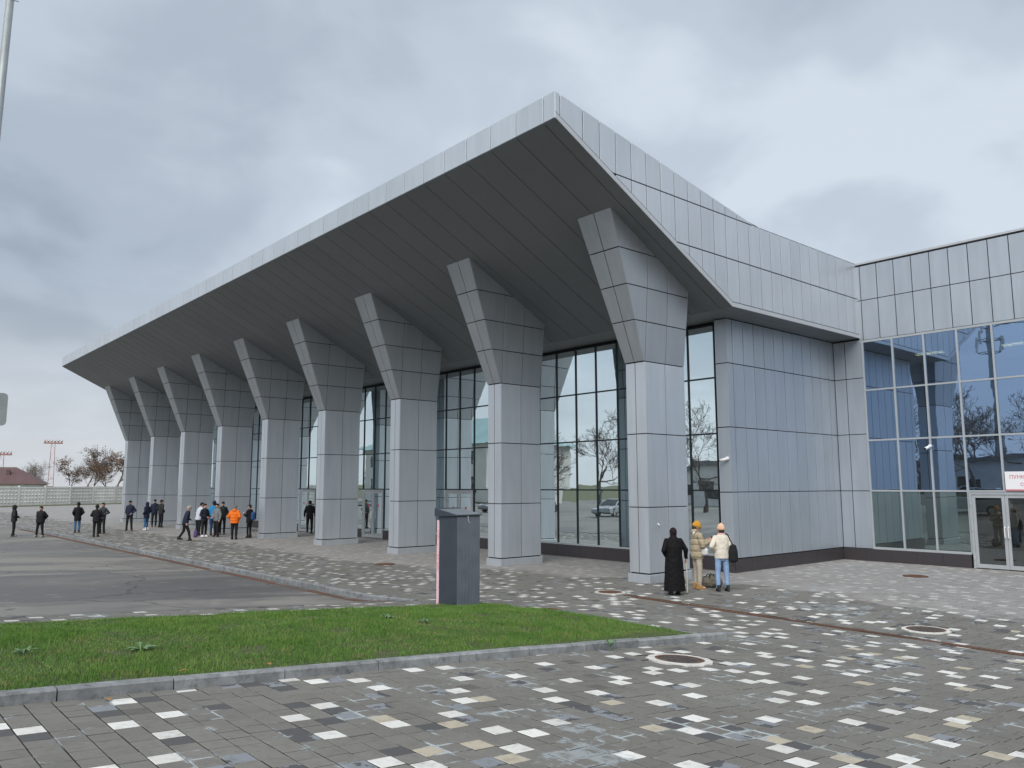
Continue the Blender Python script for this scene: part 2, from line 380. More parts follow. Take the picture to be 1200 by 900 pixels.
def asphalt():
    m, t, p, out = newmat('old_asphalt'); ps = pos(t)
    mp = N(t, 'ShaderNodeMapping'); mp.inputs['Scale'].default_value = (0.42, 0.19, 1); L(t, ps, mp.inputs[0])
    big = noise(t, mp.outputs[0], 0.5, 7, 0.66, 1.6); fine = noise(t, ps, 30, 5)
    damp = mrange(t, big, 0.44, 0.58)
    c = mixc(t, damp, (0.215, 0.205, 0.19), (0.13, 0.126, 0.12))
    # a resurfaced strip across the road and a net of cracks
    sp_ = N(t, 'ShaderNodeSeparateXYZ'); L(t, ps, sp_.inputs[0])
    xe = math_(t, 'ADD', sp_.outputs[0], math_(t, 'MULTIPLY', math_(t, 'SUBTRACT', noise(t, ps, 0.5, 6, 0.65), 0.5), 2.4))
    pt_ = math_(t, 'MULTIPLY', mrange(t, xe, -26.6, -26.4), mrange(t, xe, -18.4, -18.7))
    c = mixc(t, math_(t, 'MULTIPLY', pt_, mrange(t, big, 0.4, 0.6, 0.55, 0.95)), c, (0.098, 0.097, 0.097))
    vo = N(t, 'ShaderNodeTexVoronoi', feature='DISTANCE_TO_EDGE', i_Scale=0.16); wv = N(t, 'ShaderNodeVectorMath', operation='ADD'); L(t, ps, wv.inputs[0])
    nz_ = N(t, 'ShaderNodeTexNoise', i_Scale=0.9, i_Detail=5.0); L(t, ps, nz_.inputs['Vector']); L(t, nz_.outputs['Color'], wv.inputs[1]); L(t, wv.outputs[0], vo.inputs['Vector'])
    ck = mrange(t, vo.outputs['Distance'], 0.0025, 0.005, 0.75, 0.0); c = mixc(t, ck, c, (0.045, 0.044, 0.043))
    pl2 = mrange(t, noise(t, ps, 1.6, 6, 0.7), 0.60, 0.66, 0.0, 0.5); c = mixc(t, pl2, c, (0.27, 0.26, 0.245))
    c = mixc(t, 0.5, c, mixc(t, fine, (0.3, 0.3, 0.3), (0.7, 0.7, 0.7)), 'SOFT_LIGHT')
    L(t, c, p.inputs['Base Color']); L(t, mrange(t, damp, 0, 1, 0.9, 0.6), p.inputs['Roughness']); bump(t, p, fine, 0.3, 0.006)
    return m
M['asphalt'] = asphalt()
def concrete(name, a, b, sc=5.0, stain=(0.05, 0.05, 0.048), st=0.6):
    m, t, p, out = newmat(name); ps = pos(t)
    f = noise(t, ps, sc, 6, 0.62); c = mixc(t, mrange(t, f, 0.35, 0.65), a, b)
    s_ = mrange(t, noise(t, ps, sc*1.7, 7, 0.7), 0.50, 0.68, 0.0, st); c = mixc(t, s_, c, stain)
    oi = N(t, 'ShaderNodeObjectInfo'); k = mrange(t, oi.outputs['Random'], 0, 1, 0.85, 1.12)
    vm = N(t, 'ShaderNodeVectorMath', operation='SCALE'); L(t, c, vm.inputs[0]); L(t, k, vm.inputs[3])
    L(t, vm.outputs[0], p.inputs['Base Color']); p.inputs['Roughness'].default_value = 0.88; bump(t, p, noise(t, ps, 30, 5), 0.4, 0.008); return m
M['kerb'] = concrete('kerb_concrete', (0.17, 0.18, 0.185), (0.27, 0.285, 0.295))
M['collar'] = concrete('pale_concrete', (0.46, 0.45, 0.42), (0.62, 0.61, 0.58), 9, (0.25, 0.23, 0.2), 0.4)
M['fence'] = concrete('fence_concrete', (0.58, 0.585, 0.56), (0.68, 0.685, 0.66), 0.8, (0.45, 0.45, 0.43), 0.3)
M['rust'] = concrete('rusty_iron', (0.085, 0.045, 0.030), (0.15, 0.075, 0.045), 12, (0.03, 0.022, 0.018), 0.7)
M['iron'] = concrete('cast_iron', (0.055, 0.052, 0.052), (0.10, 0.085, 0.075), 14, (0.12, 0.07, 0.045), 0.4)
M['soil'] = concrete('garden_soil', (0.05, 0.06, 0.022), (0.075, 0.085, 0.032), 8, (0.05, 0.085, 0.022), 0.8)
def grassmat(name, a, b, c):
    m, t, p, out = newmat(name); ps = pos(t)
    f = noise(t, ps, 1.4, 5, 0.6); g = noise(t, ps, 3.2, 6, 0.7)
    col = mixc(t, mrange(t, f, 0.4, 0.6), a, b); col = mixc(t, mrange(t, g, 0.52, 0.68, 0, 0.9), col, c)
    L(t, col, p.inputs['Base Color']); p.inputs['Roughness'].default_value = 0.6; p.inputs['Specular IOR Level'].default_value = 0.25
    return m
M['grass'] = grassmat('lawn_grass', (0.085, 0.185, 0.030), (0.13, 0.235, 0.048), (0.23, 0.24, 0.09))
M['field'] = grassmat('rough_field', (0.075, 0.085, 0.032), (0.11, 0.105, 0.045), (0.15, 0.13, 0.06))
M['weed'] = simple('weed_leaf', (0.115, 0.20, 0.10), 0.6, 0, 0.15)
M['leaf_dry'] = simple('brown_leaf', (0.15, 0.088, 0.05), 0.8, 0, 0.3, 0.8, objvar=0.15)
M['leaf_fallen'] = simple('fallen_leaf', (0.30, 0.16, 0.05), 0.8, 0, 0.3)
M['bark'] = simple('bark', (0.115, 0.092, 0.077), 0.9, 0, 0.2, 3)
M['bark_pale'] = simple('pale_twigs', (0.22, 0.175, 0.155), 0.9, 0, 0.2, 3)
M['cabinet'] = simple('graphite_paint', (0.045, 0.058, 0.074), 0.45, 0.1, 0.12, 3)
M['cabinet_ribbed'] = simple('graphite_sheet', (0.135, 0.155, 0.185), 0.45, 0.1, 0.1, 4)
M['lid'] = simple('lid_sheet', (0.22, 0.245, 0.275), 0.4, 0.2, 0.1, 4)
M['pink'] = concrete('peeling_pink_paint', (0.72, 0.48, 0.53), (0.80, 0.58, 0.62), 6, (0.55, 0.16, 0.18), 0.8)
M['galv'] = simple('galvanised_steel', (0.34, 0.37, 0.375), 0.5, 0.5, 0.1, 4)
M['sign_back'] = simple('sign_back', (0.30, 0.33, 0.335), 0.5, 0.4, 0.08, 3)
M['white_plastic'] = simple('white_plastic', (0.75, 0.75, 0.74), 0.4)
M['black_plastic'] = simple('black_plastic', (0.015, 0.015, 0.016), 0.35)
M['red'] = simple('red_print', (0.52, 0.05, 0.07), 0.5)
M['red_faded'] = simple('faded_red_print', (0.56, 0.17, 0.20), 0.6)
M['sign_white'] = simple('white_sheet', (0.80, 0.80, 0.82), 0.45)
M['roof_red'] = simple('dark_red_roof', (0.105, 0.06, 0.06), 0.6, 0, 0.15, 0.4)
M['roof_teal'] = simple('pale_teal_roof', (0.28, 0.42, 0.42), 0.5, 0, 0.1, 0.3)
M['stucco'] = simple('pale_stucco', (0.62, 0.61, 0.57), 0.85, 0, 0.06, 0.5)
M['window_dark'] = simple('dark_window', (0.03, 0.035, 0.04), 0.15)
M['mast_red'] = simple('red_white_steel', (0.40, 0.20, 0.17), 0.6, 0, 0.2, 0.5)
M['tyre'] = simple('tyre', (0.02, 0.02, 0.02), 0.85)
M['rim'] = simple('rim', (0.45, 0.46, 0.47), 0.3, 0.8)
M['car_glass'] = simple('car_glass', (0.02, 0.025, 0.03), 0.05)
M['lamp_red'] = simple('tail_lamp', (0.4, 0.02, 0.02), 0.2)
M['lamp_clear'] = simple('head_lamp', (0.6, 0.62, 0.64), 0.1)
def paint(name, c): 
    m = simple(name, c, 0.3, 0.2); m.node_tree.nodes['Principled BSDF'].inputs['Coat Weight'].default_value = 0.6; return m

# ------------------------------------------------------------------ terrain
def ramp01(a, b, x): return min(1.0, max(0.0, (x-a)/(b-a)))
def T(X, Y):
    """the plaza climbs from the drain towards the street where the photographer stands"""
    Ys = 9.9+4.6*ramp01(-17, -11, X)
    return 0.062*max(0.0, Ys-max(Y, -5.0))*ramp01(-45, -17, X)
def road_z(X, Y): return T(X, Y)-0.125*ramp01(0.05, 2.2, -14.9-X)-0.004
def sheet(name, xs, ys, zf, mat, parent=None, skip=None):
    v = []; f = []
    for y in ys:
        for x in xs: v.append((x, y, zf(x, y)))
    n = len(xs)
    for j in range(len(ys)-1):
        for i in range(n-1):
            if skip and skip(0.5*(xs[i]+xs[i+1]), 0.5*(ys[j]+ys[j+1])): continue
            f.append((j*n+i, j*n+i+1, (j+1)*n+i+1, (j+1)*n+i))
    return wobj(name, mesh(name, v, f, mat, True), parent)
def rng(a, b, st):
    n = max(1, round((b-a)/st)); return [a+(b-a)*i/n for i in range(n+1)]
tag(MB().add([(-3000, -3000, -0.45), (3000, -3000, -0.45), (3000, 3000, -0.45), (-3000, 3000, -0.45)], [(0, 1, 2, 3)]).obj('ground', M['field']), kind='structure')
KERB_Y = 10.05
xsA = sorted(set(rng(-14.9, -11, 0.3)+rng(-11, 40, 3)+[-8.05, -13.3])); ysA = sorted(set(rng(-40, -5, 7)+rng(-5, 14.5, 0.65)+rng(14.5, 60, 6.5)+[10.65]))
GX0, GX1, GY1 = -13.3, -8.05, 10.6      # the lawn
plaza = sheet('plaza_pavement', xsA, ysA, lambda x, y: T(x, y)-0.014, M['paver']); tag(plaza, kind='structure')
apron = sheet('station_pavement', sorted(set(rng(-17.2, -14.9, 0.3)+rng(-160, -17.2, 8))), rng(KERB_Y+0.15, 60, 1.6), lambda x, y: T(x, y)-0.014, M['paver']); tag(apron, kind='structure')
road = sheet('road', sorted(set(rng(-17.2, -14.9, 0.23)+rng(-45, -17.2, 1.4)+rng(-220, -45, 12))), sorted(set(rng(-60, -5, 11)+rng(-5, KERB_Y+0.12, 0.6))), road_z, M['asphalt']); tag(road, kind='structure')

# single pavers: the nearest 300 as objects, the other tellable ones joined
pit = [(-6.59, 8.54, 0.46), (-6.27, 15.28, 0.46), (-13.47, 14.8, 0.42)]
DR = [(14.72, -12.9), (13.55, 1.0)]      # plaza drain: (y, x) of both ends
def drain_y(x): return 14.72+(x+12.9)*(13.55-14.72)/(13.9)
def tile_ok(cx, cy):
    if GX0-0.04 < cx+0.1 and cx-0.1 < GX1+0.2 and cy-0.1 < GY1+0.16: return False
    if -13.1 < cx < 1.2 and abs(cy-drain_y(cx)) < 0.2: return False
    for px, py, pr in pit:
        if (cx-px)**2+(cy-py)**2 < (pr+0.06)**2: return False
    return -14.85 < cx
tiles = []
for j in range(0, 100):
    y0 = j*TILE; off = ((j*3) % 4)*0.125
    for i in range(-76, 3):
        x0 = (i-off)*TILE; cx, cy = x0+0.1, y0+0.1
        if cx*cx+cy*cy > 22**2 or not tile_ok(cx, cy): continue
        pr = project((cx, cy, T(cx, cy)))
        if pr is None or not (-110 < pr[0] < 1330 and pr[1] < 1010): continue
        vis = -8 < pr[0] < 1208 and pr[1] < 912
        tiles.append((0 if vis else 1, cx*cx+cy*cy, cx, cy))
tiles.sort()
trnd = random.Random(3)
hw = 0.0965; TV = []
def tile_geo(c=0.004): return [(-hw+c, -hw+c, 0), (hw-c, -hw+c, 0), (hw-c, hw-c, 0), (-hw+c, hw-c, 0), (-hw, -hw, -c), (hw, -hw, -c), (hw, hw, -c), (-hw, hw, -c), (-hw, -hw, -0.03), (hw, -hw, -0.03), (hw, hw, -0.03), (-hw, hw, -0.03)]
TF = [(0, 1, 2, 3)]+[(4+k, 4+(k+1) % 4, (k+1) % 4, k) for k in range(4)]+[(8+k, 8+(k+1) % 4, 4+(k+1) % 4, 4+k) for k in range(4)]
tme = mesh('paver', tile_geo(), TF, M['paver'])
sl = -math.atan(0.062); npick = 0; rest = MB()
for vis, d, cx, cy in tiles:
    z = T(cx, cy); jz = trnd.uniform(-0.002, 0.002); rx, ry = trnd.gauss(0, 0.006), trnd.gauss(0, 0.006)
    if npick < 300 and vis == 0 and cx > -10.5 and cy < 14.2:
        o = link('paver', tme, plaza, (cx, cy, z+jz), (sl+rx, ry, 0)); npick += 1
    else:
        rest.add([(cx+a, cy+b, T(cx+a, cy+b)+c+jz+a*ry+b*rx) for a, b, c in tile_geo()], TF)
o = rest.obj('paver_field', M['paver'], plaza); tag(o, kind='stuff')

# kerbs
def kerb_run(name, pts, hgt, label_parent, wid=0.15, inner=1, zf=T, drop=None, below=0.2):
    """stones 1 m long along a polyline; inner=+1 puts the stone on the left of the direction of travel"""
    k = 0
    for a, b in zip(pts[:-1], pts[1:]):
        a = Vector(a); b = Vector(b); Ln = (b-a).length; n = max(1, round(Ln)); d = (b-a).normalized(); nn = Vector((-d.y, d.x))*inner
        for i in range(n):
            p = a+d*(Ln*i/n+0.006); q = a+d*(Ln*(i+1)/n-0.006); jz = trnd.uniform(-0.006, 0.006); jn = nn*trnd.uniform(-0.006, 0.006)
            c = [p+jn, q+jn, q+nn*wid+jn, p+nn*wid+jn]; v = []
            for w in c: v.append((w.x, w.y, zf(w.x, w.y)-below))
            e_ = 0.018
            cm = sum((Vector((w.x, w.y)) for w in c), Vector((0, 0)))/4
            hs = [hgt*(1 if drop is None else drop(w.x, w.y)) for w in c]
            for w, h in zip(c, hs): v.append((w.x, w.y, zf(w.x, w.y)+h+jz-e_))
            for w, h in zip(c, hs):
                w2 = Vector((w.x, w.y)); w2 = w2+nn*(e_ if (w2-cm).dot(nn) < 0 else -e_); v.append((w2.x, w2.y, zf(w.x, w.y)+h+jz))
            f = [(0, 3, 2, 1), (8, 9, 10, 11)]+[(s, (s+1) % 4, 4+(s+1) % 4, 4+s) for s in range(4)]+[(4+s, 4+(s+1) % 4, 8+(s+1) % 4, 8+s) for s in range(4)]
            wobj('kerb_stone', mesh('kerb_stone', v, f, M['kerb']), label_parent); k += 1
lk = empty('lawn_kerb', (-7.9, 6, T(-7.9, 6))); tag(lk, 'grey concrete kerb of long stones edging the lawn', 'kerb')
kerb_run('lawn_kerb', [(-7.86, -6), (-7.80, 2.6), (-7.66, 6.9), (-7.35, 10.72)], 0.10, lk)
kerb_run('lawn_kerb', [(-7.55, 10.60), (-13.35, 10.42)], 0.045, lk, 0.08, -1)
rk = empty('road_kerb', (-40, 10.1, 0)); tag(rk, 'worn grey concrete kerb along the road in front of the station', 'kerb')
kerb_run('road_kerb', [(-130, KERB_Y), (-15.0, KERB_Y)], 0.012, rk, 0.15, 1, zf=T, below=0.3, drop=lambda x, y: 1.0)

# drains with slotted rusty grates
def drain(name, p0, p1, wid, label, zf, n, mat, slots=True):
    o = empty(name, (p0[0], p0[1], zf(p0[0], p0[1]))); tag(o, label, 'drain')
    a = Vector(p0); b = Vector(p1); d = (b-a)/n; dn = d.normalized(); nn = Vector((-dn.y, dn.x))
    for i in range(n):
        p = a+d*i+dn*0.006; q = a+d*(i+1)-dn*0.006; mb = MB()
        ln = (q-p).length; zj = trnd.uniform(-0.003, 0.003)
        def P(s, w, h):
            g = p+dn*s+nn*w; return (g.x, g.y, zf(g.x, g.y)+h+zj)
        def bar(s0, s1, w0, w1):
            mb.add([P(s0, w0, -0.03), P(s1, w0, -0.03), P(s1, w1, -0.03), P(s0, w1, -0.03), P(s0, w0, 0), P(s1, w0, 0), P(s1, w1, 0), P(s0, w1, 0)], BOXF)
        bar(0, ln, -wid/2, -wid/2+0.03); bar(0, ln, wid/2-0.03, wid/2)
        if slots:
            m_ = max(2, int(ln/0.07))
            for k in range(m_): s0 = ln*k/m_; bar(s0, s0+0.042, -wid/2+0.03, wid/2-0.03)
        else: bar(0, ln, -wid/2+0.03, wid/2-0.03)
        mb.obj('grate', mat, o)
    mb = MB()
    for i in range(n):
        p = a+d*i; q = a+d*(i+1); mb.add([(g.x+nn.x*s_*wid*0.49, g.y+nn.y*s_*wid*0.49, zf(g.x, g.y)-0.0125) for g, s_ in ((p, -1), (q, -1), (q, 1), (p, 1))], [(0, 1, 2, 3)])
    mb.obj('channel', M['core'], o)
    return o
drain('plaza_drain', (-12.9, 14.72), (1.0, 13.55), 0.19, 'rusty brown slotted drain running across the plaza towards the glass wing', lambda x, y: T(x, y)+0.004, 14, M['rust'])
drain('road_drain', (-60, KERB_Y-0.21), (-15.6, KERB_Y-0.21), 0.26, 'rusty brown gutter grating along the foot of the road kerb', lambda x, y: road_z(x, y)+0.006, 44, M['rust'], False)
# manholes
def manhole(x, y, r, collar, label, mat):
    z = T(x, y); o = empty('manhole', (x, y, z), 0); o.rotation_euler.x = -math.atan(0.062) if y < 14 else 0
    tag(o, label, 'manhole')
    if collar > 0:
        mb = MB(); n = 40; ri = r+0.02
        v = []; rr = random.Random(int(x*10))
        for i in range(n):
            t = 2*math.pi*i/n; ro = r+collar*(0.8+0.35*rr.random()); v += [(ri*math.cos(t), ri*math.sin(t), 0.008), (ro*math.cos(t), ro*math.sin(t), 0.004), (ro*math.cos(t), ro*math.sin(t), -0.05), (ri*math.cos(t), ri*math.sin(t), -0.05)]
        f = []
        for i in range(n):
            a, b = i*4, ((i+1) % n)*4; f += [(a, a+1, b+1, b), (a+1, a+2, b+2, b+1), (a+3, a, b, b+3)]
        mb.add(v, f).local('collar', M['collar'], o)
    mb = MB(); n = 36
    v = []
    for rad, zz_ in ((r+0.02, 0.006), (r-0.03, 0.006), (r-0.03, -0.006), (r+0.02, -0.05)):
        v += [(rad*math.cos(2*math.pi*i/n), rad*math.sin(2*math.pi*i/n), zz_) for i in range(n)]
    f = []
    for s in range(3):
        f += [(s*n+(i+1) % n, s*n+i, (s+1)*n+i, (s+1)*n+(i+1) % n) if s < 2 else (i, (i+1) % n, 3*n+(i+1) % n, 3*n+i) for i in range(n)]
    mb.add(v, f).local('frame', M['rust'], o)
    cv = MB().disc((0, 0), r-0.035, -0.04, 0.002, 36); 
    for k in range(-3, 4):
        w = math.sqrt(max(0, (r-0.08)**2-(k*0.075)**2)); cv.box(-w, k*0.075-0.012, 0.002, w, k*0.075+0.012, 0.008)
    cv.local('cover', mat, o)
    return o
manhole(-6.59, 8.54, 0.30, 0.12, 'round iron manhole with a white mortar ring beside the lawn kerb', M['iron'])
manhole(-6.27, 15.28, 0.31, 0.09, 'dark round manhole with a pale collar beyond the plaza drain', M['iron'])
manhole(-9.99, 23.89, 0.31, 0.0, 'rusty manhole on the pale paving near the glass entrance doors', M['rust'])
manhole(-13.47, 14.8, 0.28, 0.10, 'rusty manhole in front of the nearest column beside the drain end', M['rust'])
manhole(-23.24, 14.44, 0.31, 0.0, 'rusty manhole in front of the third column from the grey end wall', M['rust'])
manhole(-11.5, 10.93, 0.24, 0.05, 'rusty manhole beside the far edge of the lawn near the cabinet', M['rust'])

# lawn
tag(sheet('lawn', rng(GX0, GX1+0.2, 0.35), rng(-8, GY1-0.02, 0.4), lambda x, y: T(x, y)+0.035, M['soil']), kind='structure')
grnd = random.Random(11); gv = []; gf = []
def blade(x, y, h, w, lean):
    a = grnd.uniform(0, 2*math.pi); z = T(x, y)+0.03; ca, sa = math.cos(a), math.sin(a); la = grnd.uniform(0, 2*math.pi); lx, ly = math.cos(la)*lean, math.sin(la)*lean
    b = len(gv)
    gv.extend([(x-ca*w, y-sa*w, z), (x+ca*w, y+sa*w, z), (x+lx*.4+ca*w*.7, y+ly*.4+sa*w*.7, z+h*.6), (x+lx*.4-ca*w*.7, y+ly*.4-sa*w*.7, z+h*.6), (x+lx, y+ly, z+h)])
    gf.extend([(b, b+1, b+2, b+3), (b+3, b+2, b+4)])
nb = 0
while nb < 190000:
    x = grnd.uniform(GX0+0.02, GX1+0.22); y = grnd.uniform(0.2, GY1-0.05)
    if grnd.random() > 1.15-0.045*((-x)-8): continue
    nz = math.sin(x*2.3+y*1.1)+math.sin(y*3.1-x*0.7)+math.sin(x*5.1+1.0)*0.6
    if math.sin(x*3.7+2*math.sin(y*1.3))+math.sin(y*4.3+x) > 1.62 and grnd.random() < 0.75: continue
    h = max(0.02, grnd.gauss(0.036+0.008*nz, 0.010)); 
    if x > GX1-0.12: 
        if grnd.random() < 0.45: continue
        h *= 0.7
    blade(x, y, h, grnd.uniform(0.0018, 0.0036), grnd.uniform(0.0, 0.035)); nb += 1
tag(wobj('lawn_grass', mesh('lawn_grass', gv, gf, M['grass'])), 'short green lawn grass growing inside the concrete kerb', 'grass', kind='stuff')
def weed(x, y, r, n, h, label):
    o = empty('weed', (x, y, T(x, y)+0.04)); tag(o, label, 'plant')
    rr = random.Random(int(abs(x*100)))
    for i in range(n):
        a = 2*math.pi*i/n+rr.uniform(-.25, .25); l = r*rr.uniform(.75, 1.1); hh = h*rr.uniform(.6, 1.2); c, s = math.cos(a), math.sin(a); v = []; f = []
        for k, (t, w) in enumerate(((0.05, .10), (.3, .5), (.6, 1), (.85, .7), (1, .05))):
            z = hh*math.sin(t*2.2); w = w*r*0.16
            v += [(c*l*t-s*w, s*l*t+c*w, z), (c*l*t, s*l*t, z-0.008), (c*l*t+s*w, s*l*t-c*w, z)]
        for k in range(4): f += [(k*3, k*3+3, k*3+4, k*3+1), (k*3+1, k*3+4, k*3+5, k*3+2)]
        link('leaf', mesh('leaf', v, f, M['weed']), o)
    st = MB().tube((0, 0, -0.03), (0, 0, 0.02), 0.008, 0.005, 6).local('stem', M['weed'], o)
weed(-9.72, 2.86, 0.17, 8, 0.07, 'largest broad-leaved rosette weed on the lawn')
weed(-9.95, 1.75, 0.13, 7, 0.08, 'small rosette weed on the lawn beyond the largest rosette')
weed(-11.0, 6.9, 0.13, 8, 0.07, 'upright leafy weed in the middle of the lawn')
weed(-10.4, 7.2, 0.12, 7, 0.07, 'small pale weed in the lawn nearer the cabinet')
weed(-7.48, 8.2, 0.10, 8, 0.10, 'small weed sprouting from the joint at the lawn kerb foot')
for k, (x, y) in enumerate(((-7.62, 2.0), (-8.02, 2.75), (-7.98, 3.6))):
    a = k*1.3; mb = MB().add([(-.05, -.02, .004), (0, -.03, .012), (.06, 0, .006), (0, .03, .014)], [(0, 1, 2, 3)])
    o = mb.local('fallen_leaf', M['leaf_fallen']); o.location = (x, y, T(x, y)+(0.012 if x > -7.7 else 0.115)); o.rotation_euler = (-0.06, 0, a)
    tag(o, ('curled brown leaf on the pavers at the kerb foot', 'yellow leaf on the lawn edge by a kerb joint', 'yellow leaf caught in the thin grass by the kerb')[k], 'leaf')
# ------------------------------------------------------------------ station building
BX = -13.93; GY = 21.1; XS = -12.92; XE = -65.05; YF = 12.55
PITCH_C = 6.165; CX0 = -14.30
bld = empty('station_building', (-39, 21, 0))
tag(bld, 'grey panelled station with slanting canopy on nine flaring columns and mirrored glass', 'building')
def panels(parent, poly, us, vs_, to3d, nrm, mat='panel', name='panel', gap=0.026, th=0.03):
    r = []
    for q in cells(poly, us, vs_):
        me = panel_mesh(name, q, to3d, nrm, M[mat], gap, th)
        if me: r.append(wobj(name, me, parent))
    return r
# canopy roof: core + soffit strips + fascia panels
Zb, Zt = 11.34, 12.03; Yk = 19.68; Zk = 7.77; Yt = 21.1; Zf = 10.51; YB = 48.0
prof = [(YF, Zb), (Yk, Zk), (YB, Zk), (YB, Zf), (Yt, Zf), (YF, Zt)]
ins = inset(prof, 0.034)
def prism(poly, x0, x1):
    k = len(poly); v = [(x0, a, b) for a, b in poly]+[(x1, a, b) for a, b in poly]
    return v, [tuple(range(k)), tuple(range(2*k-1, k-1, -1))]+[(i, k+i, k+(i+1) % k, (i+1) % k) for i in range(k)]
roof = MB().add(*prism(ins, XE+0.034, XS-0.034)).obj('canopy_roof', M['core'], bld)
# front fascia: one course of cassettes
step = PITCH_C/6
js = []; x = -13.33
while x > XE+0.3: js.append(x); x -= step
js.sort()
panels(roof, [(XE, Zb), (XS, Zb), (XS, Zt), (XE, Zt)], js, [], lambda u, v: (u, YF, v), (0, -1, 0), name='fascia_panel')
# end fascia (the side seen rising to the corner) with bottom trim
def end_face(xpl, nx, par):
    tr = 0.14; dn = math.atan2(Zb-Zk, Yk-YF)
    p2 = [(YF, Zb+tr*1.12), (Yk+0.03, Zk+tr), (27.9, Zk+tr), (27.9, Zf), (Yt, Zf), (YF, Zt)]
    us = [12.72]+[13.5+0.6*k for k in range(24)]
    panels(par, p2, us, [9.2, 10.49], lambda u, v: (xpl, u, v), (nx, 0, 0), name='fascia_panel', gap=0.032)
    for q in ([(YF, Zb), (Yk, Zk), (Yk+0.03, Zk+tr), (YF, Zb+tr*1.12)], [(Yk, Zk), (27.9, Zk), (27.9, Zk+tr), (Yk+0.03, Zk+tr)]):
        wobj('edge_trim', panel_mesh('edge_trim', q, lambda u, v: (xpl+nx*0.006, u, v), (nx, 0, 0), M['trim'], 0.012, 0.034), par)
end_face(XS, 1, roof)
panels(roof, [(YF, Zb), (Yk, Zk), (27.9, Zk), (27.9, Zf), (Yt, Zf), (YF, Zt)], [YF+1.2*k for k in range(1, 13)], [9.2], lambda u, v: (XE, u, v), (-1, 0, 0), name='fascia_panel')
# sloping soffit strips
nrm = Vector((0, -(Zb-Zk), -(Yk-YF))).normalized()
sl_len = math.hypot(Yk-YF, Zb-Zk)
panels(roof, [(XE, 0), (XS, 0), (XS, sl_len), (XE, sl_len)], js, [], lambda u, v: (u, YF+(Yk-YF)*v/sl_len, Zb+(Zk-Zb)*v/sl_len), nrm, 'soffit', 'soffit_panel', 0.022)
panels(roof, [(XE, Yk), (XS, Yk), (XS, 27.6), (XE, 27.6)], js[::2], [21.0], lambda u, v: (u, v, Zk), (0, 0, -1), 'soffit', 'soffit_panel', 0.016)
# columns -----------------------------------------------------------
def column(xc):
    hw0, y0, y1, zs = 0.345, 16.90, 18.68, 6.0
    ztf, ztr = 9.88, 8.10; k = 0.07; yf_top = 15.30; yr_top = 18.80
    def ySoff(y): return Zb-(Zb-Zk)*(y-YF)/(Yk-YF)
    ztf = ySoff(yf_top)+0.02; ztr = ySoff(yr_top)+0.02
    core = MB(); g = 0.032
    core.box(xc-hw0+g, y0+g, 0.0, xc+hw0-g, y1-g, zs)
    hf = hw0+k*(ztf-zs); hr = hw0+k*(ztr-zs)
    core.add([(xc-hw0+g, y0+g-0.02, zs), (xc+hw0-g, y0+g-0.02, zs), (xc+hw0-g, y1-g, zs), (xc-hw0+g, y1-g, zs),
              (xc-hf+g, yf_top+g+0.02, ztf), (xc+hf-g, yf_top+g+0.02, ztf), (xc+hr-g, yr_top-g, ztr), (xc-hr+g, yr_top-g, ztr)], BOXF)
    c = core.obj('column', M['core'], bld)
    zl = [2.0, 4.0]
    fr = [(-hw0, 0.24), (hw0, 0.24), (hw0, zs), (-hw0, zs)]
    panels(c, fr, [0], zl, lambda u, v: (xc+u, y0, v), (0, -1, 0)); panels(c, fr, [0], zl, lambda u, v: (xc+u, y1, v), (0, 1, 0))
    sd_ = [(y0, 0.24), (y1, 0.24), (y1, zs), (y0, zs)]
    for s in (1, -1): panels(c, sd_, [17.79], zl, lambda u, v: (xc+s*hw0, u, v), (s, 0, 0))
    # base skirting
    sk = MB(); w = 0.035
    sk.box(xc-hw0-w, y0-w, -0.02, xc+hw0+w, y1+w, 0.215)
    ob = sk.obj('skirting', M['panel'], c); bevel(ob, 0.008, 1)
    # flaring head
    zu = [7.10, 8.04, 8.98]
    hx = lambda z: hw0+k*(z-zs)
    yfr = lambda z: 16.87+(yf_top-16.87)*(z-zs)/(ztf-zs)
    yrr = lambda z: y1+(yr_top-y1)*(z-zs)/(ztr-zs)
    # front (leans out): param u in -1..1 -> width
    nf = Vector((0, -(ztf-zs), -(16.87-yf_top))).normalized()
    for zi, (za_, zb_) in enumerate(zip([zs]+zu, zu+[ztf])):
        for sgn in (-1, 1):
            P = [(0, za_), (sgn*hx(za_), za_), (sgn*hx(zb_), zb_), (0, zb_)]
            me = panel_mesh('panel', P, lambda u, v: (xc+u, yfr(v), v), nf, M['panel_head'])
            if me: wobj('panel', me, c)
    nr = Vector((0, ztr-zs, -(yr_top-y1))).normalized()
    for za_, zb_ in ((zs, 7.10), (7.10, ztr)):
        for sgn in (-1, 1):
            P = [(0, za_), (sgn*hx(za_), za_), (sgn*hx(zb_), zb_), (0, zb_)]
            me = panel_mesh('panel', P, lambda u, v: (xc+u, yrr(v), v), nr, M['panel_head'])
            if me: wobj('panel', me, c)
    side = [(16.87, zs), (y1, zs), (yr_top, ztr), (yf_top, ztf)]
    for s in (1, -1):
        n_ = Vector((s, 0, -k)).normalized()
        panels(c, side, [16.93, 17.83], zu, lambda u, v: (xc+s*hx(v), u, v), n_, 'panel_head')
    return c
col0 = column(CX0)
for i in range(1, 9):
    c = copy_tree(col0, bld); c.location.x -= PITCH_C*i
